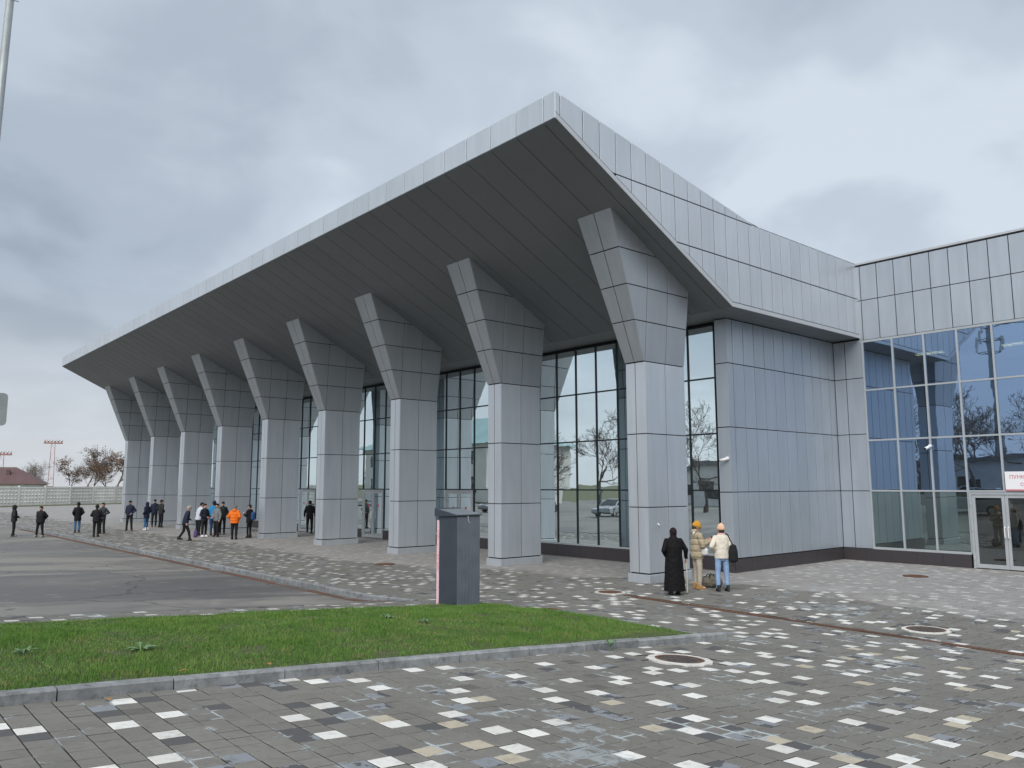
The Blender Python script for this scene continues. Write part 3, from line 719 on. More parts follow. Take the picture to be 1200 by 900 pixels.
# main hall curtain wall ----------------------------------------------
cw = MB().box(XE+0.9, GY+0.14, 7.62, -14.36, GY+0.32, 7.76).obj('curtain_wall', M['dark_alu'], bld)
PX = [-14.56-step*k for k in range(49)]; PZ = [0.45, 2.43, 4.20, 5.97, 7.66]
doors_at = {19: 'a', 12: 'b', 26: 'c'}      # pane column index of the left leaf
prng = random.Random(5)
for r_ in range(4):
    h = PZ[r_+1]-PZ[r_]-0.03; w = step-0.03
    pm = mesh('pane', boxv(-w/2, -0.012, -h/2, w/2, 0.012, h/2), BOXF, M['glass'])
    for k in range(48):
        if r_ == 0 and (k in doors_at or k-1 in doors_at): continue
        link('pane', pm, cw, (0.5*(PX[k]+PX[k+1])-wloc(cw).x, GY-wloc(cw).y, 0.5*(PZ[r_]+PZ[r_+1])-wloc(cw).z), (prng.gauss(0, 0.0016), 0, prng.gauss(0, 0.0022)))
mm = MB().box(-0.021, -0.05, 0.45, 0.021, 0.10, 7.68).mesh('mullion', M['dark_alu'])
for k in range(49): link('mullion', mm, cw, (PX[k]-wloc(cw).x, GY-wloc(cw).y, -wloc(cw).z))
for z in PZ[1:]:
    MB().box(PX[48], GY-0.045, z-0.024, PX[0], GY+0.09, z+0.024).obj('transom', M['dark_alu'], cw)
seg = []; last = PX[0]
for k in range(48):
    if k in doors_at: seg.append((PX[k], last)); last = PX[k+2]
seg.append((PX[48], last))
for a, b in seg:
    MB().box(a, GY-0.06, 0.42, b, GY+0.09, 0.48).obj('sill', M['white_alu'], cw)
plm = 0
for a, b in seg:
    x = b
    while x > a+0.05:
        x2 = max(a, x-1.2); MB().box(x2+0.004, GY-0.07, -0.05, x-0.004, GY+0.1, 0.415).obj('plinth_slab', M['granite'], cw); x = x2
# doors
def double_door(par, x0, x1, y, ztop, mat_f, mat_g, stickers=True):
    d = empty('double_door', (0.5*(x0+x1), y, 0), 0, par); ft = 0.07
    f = MB(); f.box(x0, y-0.06, 0, x0+ft, y+0.06, ztop); f.box(x1-ft, y-0.06, 0, x1, y+0.06, ztop); f.box(x0+ft, y-0.06, ztop-ft, x1-ft, y+0.06, ztop)
    f.obj('door_frame', M[mat_f], d)
    xm = 0.5*(x0+x1)
    for a, b, hs in ((x0+ft+0.005, xm-0.004, 1), (xm+0.004, x1-ft-0.005, 0)):
        w = 0.085; lf = MB(); lf.box(a, y-0.04, 0.02, a+w, y+0.04, ztop-ft-0.006); lf.box(b-w, y-0.04, 0.02, b, y+0.04, ztop-ft-0.006)
        lf.box(a+w, y-0.04, 0.02, b-w, y+0.04, 0.14); lf.box(a+w, y-0.04, ztop-ft-0.10, b-w, y+0.04, ztop-ft-0.006)
        lf.obj('door_leaf', M[mat_f], d)
        MB().box(a+w, y-0.008, 0.14, b-w, y+0.008, ztop-ft-0.10).obj('pane', M[mat_g], d)
        hx_ = b-0.045 if hs else a+0.045
        MB().path([(hx_, y-0.04, 0.95), (hx_, y-0.11, 0.98), (hx_, y-0.11, 1.27), (hx_, y-0.04, 1.30)], 0.016, 8).obj('handle', M['white_plastic'] if hs else M['white_plastic'], d)
        if stickers: MB().tube((0.5*(a+b), y-0.012, 1.62), (0.5*(a+b), y-0.010, 1.62), 0.07, 0.07, 16).obj('sticker', M['red'], d)
    hgx = x0+0.035
    for z in (0.3, 1.2, 2.0): MB().tube((hgx, y-0.075, z-0.05), (hgx, y-0.075, z+0.05), 0.018, 0.018, 8).obj('hinge', M['trim'], d)
    return d
for k in doors_at: double_door(cw, PX[k+2]+0.03, PX[k]-0.03, GY-0.02, 2.40, 'white_alu', 'glass')
# hall end wall (grey box) ---------------------------------------------
ew = MB().box(-14.33, 20.86, 0.0, BX-0.034, 27.7, 7.77).obj('end_wall', M['core'], bld)
lv = [2.38, 4.36, 6.35]
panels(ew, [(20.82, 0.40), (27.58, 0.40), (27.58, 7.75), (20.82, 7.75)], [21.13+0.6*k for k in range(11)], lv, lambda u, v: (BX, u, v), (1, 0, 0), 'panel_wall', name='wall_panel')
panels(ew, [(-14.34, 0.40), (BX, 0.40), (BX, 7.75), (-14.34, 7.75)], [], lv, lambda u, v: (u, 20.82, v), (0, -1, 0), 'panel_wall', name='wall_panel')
panels(ew, [(20.82, 0.40), (21.05, 0.40), (21.05, 7.75), (20.82, 7.75)], [], lv, lambda u, v: (-14.36, u, v), (-1, 0, 0), name='wall_panel')
for k in range(7):
    y0 = 20.79+k*0.966; MB().box(BX-0.2, y0+0.003, -0.05, BX+0.02, y0+0.963, 0.385).obj('plinth_slab', M['granite'], ew)
MB().box(-14.37, 20.78, -0.05, BX-0.205, 20.99, 0.385).obj('plinth_slab', M['granite'], ew)
# glass wing ---------------------------------------------------------
WY = 27.55; WX1 = 5.0
wg = MB().box(BX, WY+0.034, 7.66, WX1, WY+0.6, 10.36).box(BX, WY+0.034, 0.0, -12.86, WY+0.4, 7.66).obj('wing_wall', M['core'], bld)
us = [-12.19+0.594*k for k in range(-1, 29)]
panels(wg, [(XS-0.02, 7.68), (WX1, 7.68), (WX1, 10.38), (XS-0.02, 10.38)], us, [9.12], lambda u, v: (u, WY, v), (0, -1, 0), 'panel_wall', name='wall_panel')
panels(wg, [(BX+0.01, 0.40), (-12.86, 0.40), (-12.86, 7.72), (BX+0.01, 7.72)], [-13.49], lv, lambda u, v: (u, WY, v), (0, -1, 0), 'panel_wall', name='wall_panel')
MB().box(XS, WY-0.03, 10.43, WX1, WY+0.65, 10.50).obj('coping', M['trim'], wg)
MB().box(XS, WY-0.02, 7.60, WX1, WY+0.1, 7.675).obj('window_head', M['white_alu'], wg)
WMX = [-12.83+1.035*k for k in range(18)]; WZ = [0.48, 2.39, 4.13, 5.89, 7.62]
wc = MB().box(-12.86, WY-0.03, 0.40, -9.74, WY+0.09, 0.48).obj('wing_curtain_wall', M['white_alu'], bld)
DK = 3                                  # doors stand in bays 3 and 4
for r_ in range(4):
    h = WZ[r_+1]-WZ[r_]-0.04; w = 1.035-0.04
    pm = mesh('pane', boxv(-w/2, -0.012, -h/2, w/2, 0.012, h/2), BOXF, M['glass_low' if r_ == 0 else 'glass_blue'])
    for k in range(17):
        if r_ == 0 and k in (DK, DK+1): continue
        link('pane', pm, wc, (0.5*(WMX[k]+WMX[k+1])-wloc(wc).x, WY+0.02-wloc(wc).y, 0.5*(WZ[r_]+WZ[r_+1])-wloc(wc).z), (prng.gauss(0, 0.0022), 0, prng.gauss(0, 0.003)))
for k in range(18):
    zb_ = 2.36 if k in (DK+1,) else 0.44
    MB().box(WMX[k]-0.028, WY-0.035, zb_, WMX[k]+0.028, WY+0.12, 7.62).obj('mullion', M['white_alu'], wc)
for z in WZ[1:4]: MB().box(WMX[0], WY-0.03, z-0.027, WMX[-1], WY+0.11, z+0.027).obj('transom', M['white_alu'], wc)
MB().box(WMX[DK+2], WY-0.03, 0.40, WX1, WY+0.09, 0.48).obj('sill', M['white_alu'], wc)
double_door(wc, WMX[DK]+0.04, WMX[DK+2]-0.04, WY-0.02, 2.35, 'white_alu', 'glass_door', False)
for x0 in [BX+0.03+0.83*k for k in range(5)]: MB().box(x0, WY-0.05, -0.05, x0+0.824, WY+0.1, 0.395).obj('plinth_slab', M['granite'], wc)
for x0 in [WMX[DK+2]+0.03+1.0*k for k in range(12)]: MB().box(x0, WY-0.05, -0.05, x0+0.994, WY+0.1, 0.395).obj('plinth_slab', M['granite'], wc)
# interiors
it = MB().box(XE+1, 42.0, 0.0, BX-0.3, 42.2, 7.6).obj('hall_back_wall', M['interior_dark'], bld)
MB().box(XE+1, GY+0.4, -0.02, BX-0.45, 42, 0.012).obj('hall_floor', M['interior_dark'], bld)
MB().box(XE+0.9, GY+0.4, 0, XE+1, 42, 7.6).obj('hall_side_wall', M['interior_dark'], bld)
MB().box(BX, 36.0, 0.0, WX1, 36.2, 7.6).box(BX-0.3, WY+0.7, 0, BX-0.02, 36, 7.6).box(WX1-0.2, WY+0.6, 0, WX1, 36, 7.6).obj('wing_inner_walls', M['interior'], bld)
MB().box(BX, WY+0.5, -0.02, WX1, 36, 0.012).obj('wing_floor', M['interior'], bld)
MB().box(BX, WY+0.6, 7.62, WX1, 36.2, 7.9).obj('wing_ceiling', M['interior_dark'], bld)
MB().box(BX, WY+0.5, 8.0, WX1, 48, 10.3).obj('wing_roof', M['roofing'], bld)
MB().box(-12.9, WY+1.5, 0.01, -9.9, WY+1.56, 2.42).obj('wing_partition', M['interior'], bld)
for x, y, z in ((-11.3, 29.4, 7.2), (-8.6, 29.6, 7.2)):
    MB().box(x-0.45, y-0.12, z, x+0.45, y+0.12, z+0.05).obj('ceiling_lamp', M['lamp'], bld)
for x, y, z in ((-21.6, 25.5, 6.8), (-40.0, 24.5, 6.4), (-39.6, 25.6, 6.4)):
    MB().box(x-0.45, y-0.12, z, x+0.45, y+0.12, z+0.05).obj('ceiling_lamp', M['lamp'], bld)
for k in range(4): MB().box(-20.5-12.3*k, 27.0, 0, -19.7-12.3*k, 27.8, 7.7).obj('hall_pillar', M['interior'], bld)

# sign over the wing doors, lettering as far as the photograph shows it
sg = empty('door_sign', (-7.9, WY-0.06, 2.36)); tag(sg, 'white sign board with red lettering over the glass wing doors', 'sign')
MB().box(WMX[4]+0.06, WY-0.075, 2.40, WMX[4]+1.75, WY-0.05, 2.985).obj('board', M['sign_white'], sg)
MB().box(WMX[4]+0.06, WY-0.077, 2.40, WMX[4]+1.75, WY-0.0755, 2.445).obj('stripe', M['red_faded'], sg)
def text(s, size, loc, par, mat):
    cu = bpy.data.curves.new('lettering', 'FONT'); cu.body = s; cu.size = size; cu.extrude = 0.001; cu.align_x = 'LEFT'; cu.offset = 0.0015
    tmp = bpy.data.objects.new('lettering', cu); COL.objects.link(tmp); bpy.context.view_layer.update()
    me = bpy.data.meshes.new_from_object(tmp.evaluated_get(bpy.context.evaluated_depsgraph_get())); bpy.data.objects.remove(tmp)
    me.materials.clear(); me.materials.append(mat); o = link('lettering', me, par); o.location = Vector(loc)-wloc(par); o.rotation_euler = (R(90), 0, 0); return o
text("ПУНКТ ГРС", 0.15, (WMX[4]+0.18, WY-0.078, 2.77), sg, M['red_faded'])
text("СИЕК РО", 0.13, (WMX[4]+0.46, WY-0.078, 2.55), sg, M['red_faded'])
# security cameras
def cctv(p, d, label):
    o = empty('security_camera', p); tag(o, label, 'camera'); p = Vector(p); d = Vector(d).normalized(); bk = Vector((0, 1, 0))
    MB().tube(p, p+Vector((0, -0.07, 0)), 0.06, 0.055, 14).obj('mount', M['white_plastic'], o, True)
    q = p+Vector((0, -0.09, -0.02)); MB().tube(p+Vector((0, -0.05, 0)), q, 0.03, 0.03, 8).obj('joint', M['white_plastic'], o, True)
    MB().tube(q-d*0.03, q+d*0.20, 0.045, 0.05, 14).obj('housing', M['white_plastic'], o, True)
    MB().tube(q+d*0.201, q+d*0.215, 0.042, 0.042, 14).obj('lens', M['black_plastic'], o)
cctv((-14.03, 20.82, 3.40), (-0.9, -0.45, -0.22), 'white bullet camera on the narrow front of the grey end wall')
cctv((WMX[2], WY-0.035, 3.85), (-0.3, -0.9, -0.35), 'small white camera on a mullion of the blue glass wing')
cctv((-13.955, 17.3, 1.55), (0.3, -0.3, -0.9), 'tiny white fitting on the side of the nearest column')
_o = bpy.data.objects['security_camera.002']; _o.rotation_euler.z = R(90); _o.scale = (.3, .3, .3)
# ------------------------------------------------------------------ utility cabinet at the lawn corner
cb = empty('info_cabinet', (-13.02, 9.88, 0.2)); tag(cb, 'tall dark graphite sheet-metal cabinet with a pink edge and tilted lid beside the lawn', 'cabinet')
cx0, cx1, cy0, cy1 = -13.32, -12.72, 9.55, 10.12; zb = T(-13, 9.8)-0.05; zt = 2.0
MB().box(cx0, cy0, zb, cx1, cy1, zt).obj('body', M['cabinet'], cb)
rb = MB()
nrib = 6
for i in range(nrib):
    y0 = cy0+0.02+(cy1-cy0-0.04)*i/nrib; rb.box(cx1+0.001, y0+0.012, zb, cx1+0.008, y0+(cy1-cy0-0.04)/nrib-0.012, zt-0.55)
rb.box(cx1+0.001, cy0, zb, cx1+0.004, cy1, zt-0.02)
rb.obj('ribbed_side', M['cabinet_ribbed'], cb)
lz = MB(); a, b, c, d = cx0-0.13, cx1+0.03, cy0-0.035, cy1+0.035
lz.add([(a, c, zt-0.03), (b, c, zt-0.0), (b, d, zt-0.0), (a, d, zt-0.03), (a, c, zt+0.145), (b, c, zt+0.02), (b, d, zt+0.02), (a, d, zt+0.145)], BOXF)
lid = bevel(lz.obj('lid', M['cabinet'], cb), 0.006, 1)
MB().add([(a+0.14, c+0.01, zt+0.1255), (b-0.005, c+0.01, zt+0.025), (b-0.005, d-0.01, zt+0.025), (a+0.14, d-0.01, zt+0.1255)], [(0, 1, 2, 3)]).obj('lid_sheet', M['lid'], cb)
MB().box(cx0-0.085, cy0+0.0, zb, cx0-0.005, cy1, zt-0.10).obj('pink_board', M['pink'], cb)
MB().path([(cx1-0.02, cy0+0.28, zt+0.03), (cx1+0.03, cy0+0.25, zt-0.02), (cx1+0.012, cy0+0.27, zt-0.10), (cx1+0.012, cy0+0.31, zt-0.14)], 0.006, 5).obj('wire', M['white_plastic'], cb)

# ------------------------------------------------------------------ street lamp with a road sign at the road edge
def lamp_post(x, y, h, label, lean=(0, 0), arm=(0, 1)):
    z = T(x, y)-0.13; o = empty('street_lamp', (x, y, z)); tag(o, label, 'street lamp', 'street lamps')
    MB().tube((x+lean[0], y+lean[1], z), (x, y, z+h), 0.075, 0.055, 12).obj('pole', M['galv'], o, True)
    MB().tube((x+lean[0], y+lean[1], z-0.02), (x+lean[0]*.95, y+lean[1]*.95, z+0.35), 0.13, 0.13, 12).obj('base', M['galv'], o)
    a = Vector((arm[0], arm[1], 0)); p = Vector((x, y, z+h))
    MB().path([p, p+a*0.35+Vector((0, 0, 0.5)), p+a*1.0+Vector((0, 0, 0.72)), p+a*1.6+Vector((0, 0, 0.74))], 0.035, 8).obj('arm', M['galv'], o)
    q = p+a*1.9+Vector((0, 0, 0.74)); mb = MB(); mb.ball((0, 0, 0), 0.35, 0.14, 0.08); hd = mb.local('lamp_head', M['galv'], o, True); hd.location = q-wloc(o); hd.rotation_euler.z = math.atan2(a.y, a.x)
    return o
# post beside the lawn, only its upper shaft and the edge of its sign reach into the view
LX, LY = -14.10, 1.645
lp = lamp_post(LX, LY, 11.0, 'tall grey steel lamp post between lawn and road with a sign on it', lean=(-0.03, -0.17), arm=(-1, 0))
dv = Vector((LX, LY, 0)).normalized(); tv = Vector((-dv.y, dv.x, 0))      # tv: across the line of sight
c_ = Vector((LX, LY, 2.6+14.2*0.5445-0.02))
MB().tube(c_-tv*0.10, c_+tv*0.10, 0.009, 0.009, 6).tube(c_-dv*0.07, c_-dv*0.02, 0.02, 0.02, 8).obj('cross_bolt', M['galv'], lp)
sv = []; w_, h_, r_ = 0.375, 0.245, 0.06
for qx, qz, a0 in ((w_-r_, h_-r_, 0), (-w_+r_, h_-r_, 90), (-w_+r_, -h_+r_, 180), (w_-r_, -h_+r_, 270)):
    for k in range(5): t_ = R(a0+22.5*k); sv.append((qx+r_*math.cos(t_), qz+r_*math.sin(t_)))
sc = Vector((LX, LY, 3.755))-dv*0.075; n_ = len(sv)
v_ = [sc+tv*a+Vector((0, 0, b))+dv*0.004 for a, b in sv]+[sc+tv*a+Vector((0, 0, b))-dv*0.012 for a, b in sv]
MB().add(v_, [tuple(range(n_)), tuple(range(2*n_-1, n_-1, -1))]+[(i, n_+i, n_+(i+1) % n_, (i+1) % n_) for i in range(n_)]).obj('sign_plate', M['sign_back'], lp)

# ------------------------------------------------------------------ fence, field strip, far things on the left
fg = Vector((-128.0, 20.0)); fd = Vector((-0.47, 0.883)).normalized()
fen = empty('concrete_fence', (-126, 17, 0)); tag(fen, 'pale precast concrete panel fence with rows of diamond relief', 'fence')
fpost = MB().box(-0.12, -0.14, -0.4, 0.12, 0.14, 2.72).mesh('post', M['fence'])
pm_ = MB(); pm_.box(-1.86, -0.05, -0.4, 1.86, 0.05, 2.55); pm_.box(-1.86, -0.10, 2.35, 1.86, 0.10, 2.58)
for rr_ in range(4):
    for q in range(7):
        x_ = -1.55+q*0.517; z_ = 0.45+rr_*0.5
        pm_.add([(x_-0.2, -0.051, z_), (x_, -0.051, z_+0.17), (x_+0.2, -0.051, z_), (x_, -0.051, z_-0.17), (x_, -0.16, z_+0.03)], [(1, 0, 4), (2, 1, 4), (3, 2, 4), (0, 3, 4)])
fpm = pm_.mesh('fence_panel', M['fence'])
ang = math.atan2(fd.y, fd.x)
for k in range(-9, 12):
    p_ = Vector((-126.0, 17.0))+fd*(4.0*k); lo = Vector((p_.x, p_.y, 0))-fen.location
    link('post', fpost, fen, lo, (0, 0, ang)); q_ = p_+fd*2.0
    link('fence_panel', fpm, fen, Vector((q_.x, q_.y, 0))-fen.location, (0, 0, ang))
nf_ = Vector((fd.y, -fd.x)); 
def strip(a, b, w0, w1, z): 
    P = Vector((-126.0, 17.0)); n2 = nf_ if nf_.x > 0 else -nf_
    return [(*(P+fd*a+n2*w0), z), (*(P+fd*b+n2*w0), z), (*(P+fd*b+n2*w1), z), (*(P+fd*a+n2*w1), z)]
tag(MB().add(strip(-60, 60, -2, 5.5, 0.02), [(0, 1, 2, 3)]).obj('grass_verge', M['field']), kind='structure')

# bare and brown trees
def tree_mesh(seed, h, levels, leaf, spread, thick=0.020, lean=0.0, bark='bark', dens=1.0):
    rd = random.Random(seed); mb = MB(); lf = MB()
    def grow(p, d, ln, r, lev):
        n = 3 if lev < 2 else 2; 
        for s in range(n):
            d2 = (d+Vector((rd.gauss(0, .10), rd.gauss(0, .10), rd.gauss(0.03, .07)))).normalized()
            q = p+d2*(ln/n); r2 = max(r*0.86, 0.013); mb.tube(p, q, r, r2, 6 if lev < 2 else (4 if lev < 4 else 3), False); p, d, r = q, d2, r2
            if leaf > 0 and lev >= levels-2 and rd.random() < leaf:
                for _ in range(3):
                    c = p+Vector((rd.gauss(0, .22), rd.gauss(0, .22), rd.gauss(0, .2))); sz = rd.uniform(.07, .16); a = Vector((rd.gauss(0, 1), rd.gauss(0, 1), rd.gauss(0, 1))).normalized(); b = a.orthogonal().normalized()
                    lf.add([c-a*sz, c-b*sz*.6, c+a*sz, c+b*sz*.6], [(0, 1, 2, 3)])
            if lev < levels and lev > 0 and s < n-1 and rd.random() < 0.75*dens:
                sp = (d+Vector((rd.gauss(0, spread), rd.gauss(0, spread), rd.gauss(0.1, .3)))).normalized(); grow(p, sp, ln*rd.uniform(.5, .75), r*.6, lev+1)
        if lev < levels:
            for _ in range(rd.choice((2, 3, 3)) if lev < 3 else 2):
                sp = (d+Vector((rd.gauss(0, spread), rd.gauss(0, spread), rd.gauss(.12, .28)))).normalized(); grow(p, sp, ln*rd.uniform(.62, .85), r*rd.uniform(.6, .75), lev+1)
    grow(Vector((0, 0, -0.1)), Vector((lean, 0, 1)), h*0.26, h*thick, 0)
    return mb.mesh('branches', M[bark]), (lf.mesh('leaves', M['leaf_dry']) if leaf > 0 else None)
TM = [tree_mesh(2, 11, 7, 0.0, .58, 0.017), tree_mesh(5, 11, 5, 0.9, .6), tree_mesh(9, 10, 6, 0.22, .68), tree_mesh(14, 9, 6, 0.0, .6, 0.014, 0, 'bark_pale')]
def tree(i, x, y, s, rz, label, group, z=0.0):
    o = empty('bare_tree' if i != 1 else 'brown_leaved_tree', (x, y, z), rz); o.scale = (s, s, s); tag(o, label, 'tree', group)
    link('branches', TM[i][0], o)
    if TM[i][1]: link('leaves', TM[i][1], o)
def at(px, rng_):      # ground position for a pixel column at a chosen range
    t_ = YAW+math.atan2(600-px, F_PX); return -math.sin(t_)*rng_, math.cos(t_)*rng_
gl = 'trees beyond the concrete fence'
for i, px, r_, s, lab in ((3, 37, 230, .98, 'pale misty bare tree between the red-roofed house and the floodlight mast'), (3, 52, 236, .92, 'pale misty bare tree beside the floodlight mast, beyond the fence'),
        (2, 86, 182, .78, 'low brown-twigged tree right of the floodlight mast, beyond the fence'), (0, 101, 176, .9, 'bare spreading tree beyond the fence between browner trees'),
        (2, 114, 178, .95, 'thin tree with scattered brown leaves beyond the fence'), (2, 127, 172, .86, 'bushy bare tree with brown leaves beyond the fence'), (1, 143, 165, 1.0, 'dense brown-leaved tree beside the farthest column'), (1, 158, 175, .95, 'dense brown-leaved tree hidden behind the farthest column')):
    x_, y_ = at(px, r_); tree(i, x_, y_, s*1.22, px*0.7, lab, gl, -0.4)
# floodlight masts
def mast(px, r_, h, label):
    x_, y_ = at(px, r_); o = empty('floodlight_mast', (x_, y_, -0.4)); tag(o, label, 'mast', 'floodlight masts')
    u = Vector((-y_, x_, 0)).normalized(); P = Vector((x_, y_, -0.4))
    for s in (-1, 1): MB().tube(P+u*(s*0.95), P+u*(s*0.55)+Vector((0, 0, h)), 0.13, 0.10, 6).obj('leg', M['mast_red'], o)
    br = MB(); n = int(h/2.5)
    for k in range(n):
        z0 = h*k/n; z1 = h*(k+1)/n; w0 = .95-.4*k/n; w1 = .95-.4*(k+1)/n; sg_ = 1 if k % 2 else -1
        br.tube(P+u*(w0*sg_)+Vector((0, 0, z0)), P-u*(w1*sg_)+Vector((0, 0, z1)), .04, .04, 4)
    br.obj('bracing', M['mast_red'], o)
    pf = MB(); pf.tube(P-u*3+Vector((0, 0, h)), P+u*3+Vector((0, 0, h)), .30, .30, 6); pf.tube(P-u*3+Vector((0, 0, h+1.0)), P+u*3+Vector((0, 0, h+1.0)), .06, .06, 4); pf.obj('platform', M['mast_red'], o)
    for k in range(6):
        c = P+u*(-2.6+k*1.04)+Vector((0, 0, h+0.7)); MB().ball(c, .36, .36, .42, 8, 6).obj('floodlight', M['rim'], o)
mast(63, 330, 18.6, 'tall red floodlight mast beyond the fence with full legs visible')
mast(4, 330, 14.2, 'floodlight mast rising behind the red-roofed house')
# red-roofed house beyond the fence
hx_, hy_ = at(2, 205); ho = empty('red_roofed_house', (hx_, hy_, -0.4), YAW+R(22)); tag(ho, 'low pale house with a dark red hipped roof behind the fence', 'house')
MB().box(-11, -5, 0, 8.5, 5, 3.6).local('wall', M['stucco'], ho)
MB().add([(-11.6, -5.6, 3.55), (9.1, -5.6, 3.55), (9.1, 5.6, 3.55), (-11.6, 5.6, 3.55), (-6, 0, 7.2), (3.2, 0, 7.2)], [(0, 1, 5, 4), (1, 2, 5), (2, 3, 4, 5), (3, 0, 4), (3, 2, 1, 0)]).local('roof', M['roof_red'], ho)
for a, b in ((-1.5, -3), (2.2, -2.4), (-5.5, 1)):
    MB().box(a-.35, b-.35, 4.6, a+.35, b+.35, 6.6+.4*(b > 0)).local('chimney', M['roof_red'], ho)
MB().box(-3.4, -4.4, 4.4, -0.4, -2.6, 5.6).local('dormer', M['window_dark'], ho)
for k in range(4): MB().box(-9+k*4.2, -5.05, 1.0, -7.6+k*4.2, -4.98, 2.6).local('window', M['window_dark'], ho)
x_, y_ = at(46, 175); sh = empty('blue_roofed_shed', (x_, y_, -0.4), YAW+R(20)); tag(sh, 'low shed with a dark blue flat roof just above the fence', 'shed')
MB().box(-2.2, -2, 0, 2.2, 2, 2.75).local('wall', M['stucco'], sh)
M['blue_roof'] = simple('blue_roof', (0.03, 0.06, 0.16), 0.5); MB().box(-2.5, -2.3, 2.753, 2.5, 2.3, 3.05).local('roof', M['blue_roof'], sh)

# ------------------------------------------------------------------ what the mirrored glass shows: the street side of the square
def car(x, y, rz, paintm, label, kind='sedan'):
    z = T(x, y) if x > -14.9 else road_z(x, y)
    o = empty('parked_car', (x, y, z), rz); tag(o, label, 'car', 'cars parked on the street side')
    suv = kind == 'suv'; Lh = 2.25; W = 0.9; zr = 1.72 if suv else 1.45; zw = 1.05 if suv else 0.92
    lo = [(-Lh, .38), (-Lh+.05, .75), (-Lh+.25, zw-.02), (-1.5, zw), (1.0, zw), (Lh-.35, zw-.12), (Lh-.03, .72), (Lh, .38), (1.85, .26), (-1.85, .26)]
    hi = [(-Lh+.35 if suv else -1.75, zw), (-Lh+.55 if suv else -1.15, zr-.05), (-1.0, zr), (.25, zr-.01), (1.15, zw)]
    def ext(pf, w0, w1, mat, name):
        k = len(pf); top = max(p[1] for p in pf); bot = min(p[1] for p in pf); v = []
        for s in (-1, 1):
            for px, pz in pf: t_ = (pz-bot)/(top-bot); v.append((px, s*(w0+(w1-w0)*t_), pz))
        f = [tuple(range(k)), tuple(range(2*k-1, k-1, -1))]+[(i, k+i, k+(i+1) % k, (i+1) % k) for i in range(k)]
        ob = MB().add(v, f).local(name, mat, o); bevel(ob, .06, 3); return ob
    ext(lo, W, W-.04, paintm, 'body'); ext(hi, W-.06, W-.22, M['car_glass'], 'windows')
    rf = MB(); rf.add([(-1.75 if suv else -1.1, -W+.22, zr-.05), (.22, -W+.22, zr-.03), (.22, W-.22, zr-.03), (-1.75 if suv else -1.1, W-.22, zr-.05), (-1.6 if suv else -.95, -W+.26, zr+.02), (.12, -W+.26, zr+.02), (.12, W-.26, zr+.02), (-1.6 if suv else -.95, W-.26, zr+.02)], BOXF).local('roof', paintm, o)
    for s in (-1, 1):
        pl_ = MB()
        for xa, xb in ((1.13, .25), (-.35, -.38), ((-Lh+.4) if suv else -1.72, (-Lh+.58) if suv else -1.13)): pl_.tube((xa, s*(W-.06), zw), (xb, s*(W-.215), zr-.03), .035, .035, 5)
        pl_.local('pillars', paintm, o)
        for wx in (-1.38, 1.38):
            wl = MB().tube((wx, s*(W-.2), .33), (wx, s*(W+.01), .33), .33, .33, 18).local('wheel', M['tyre'], o)
            link('rim', MB().tube((wx, s*(W+.012), .33), (wx, s*(W+.02), .33), .2, .19, 12).mesh('rim', M['rim']), wl)
        MB().ball((Lh-.12, s*.62, .68), .12, .2, .09, 8, 6).local('headlight', M['lamp_clear'], o)
        MB().ball((-Lh+.1, s*.66, .82), .07, .17, .12, 8, 6).local('tail_light', M['lamp_red'], o)
    return o
PW = paint('white_car', (.7, .7, .7)); PB = paint('black_car', (.015, .016, .018)); PS = paint('silver_car', (.38, .4, .42)); PR = paint('blue_car', (.06, .12, .24)); PG = paint('grey_car', (.12, .125, .13))
car(-20.3, -2.8, R(172), PS, 'silver off-roader parked on the road near the photographer', 'suv')
car(-42, -8, R(95), PW, 'white saloon parked on the far road side, nose to the station')
car(-46, -9, R(80), PS, 'silver saloon parked beside the white saloon')
car(-57, -10, R(88), PB, 'black off-roader parked across the road', 'suv')
car(-63, -10.5, R(92), PG, 'grey saloon parked next to the black off-roader')
car(-75, -9, R(85), PW, 'white off-roader parked before the teal-roofed building', 'suv')
car(-80, -8, R(97), PR, 'blue saloon parked before the teal-roofed building')
car(-33, -9, R(90), PW, 'white saloon parked alone opposite the nearest column')
wb = empty('teal_roofed_building', (-112, -42, T(-112, -42))); tag(wb, 'white two-storey building with a pale teal roof across the road', 'building')
MB().box(-18, -8, -.5, 18, 8, 9.2).local('wall', M['stucco'], wb)
MB().add([(-19, -9, 9.1), (19, -9, 9.1), (19, 9, 9.1), (-19, 9, 9.1), (-11, 0, 14), (11, 0, 14)], [(0, 1, 5, 4), (1, 2, 5), (2, 3, 4, 5), (3, 0, 4), (3, 2, 1, 0)]).local('roof', M['roof_teal'], wb)
for k in range(8):
    for q in range(2): MB().box(-16+k*4.2, 7.97, 1.5+q*4, -14.4+k*4.2, 8.05, 3.6+q*4).local('window', M['window_dark'], wb)
lb = empty('low_shop_building', (-50, -58, T(-50, -58))); tag(lb, 'long low grey building behind the parked cars', 'building')
MB().box(-30, -6, -.5, 26, 6, 5.2).local('wall', M['fence'], lb); MB().box(-30.5, -6.5, 5.203, 26.5, 6.5, 5.7).local('roof', M['roofing'], lb)
for k in range(11): MB().box(-28+k*4.9, 5.97, 1.0, -25.4+k*4.9, 6.06, 3.0).local('window', M['window_dark'], lb)
gr = 'street trees mirrored in the glass'
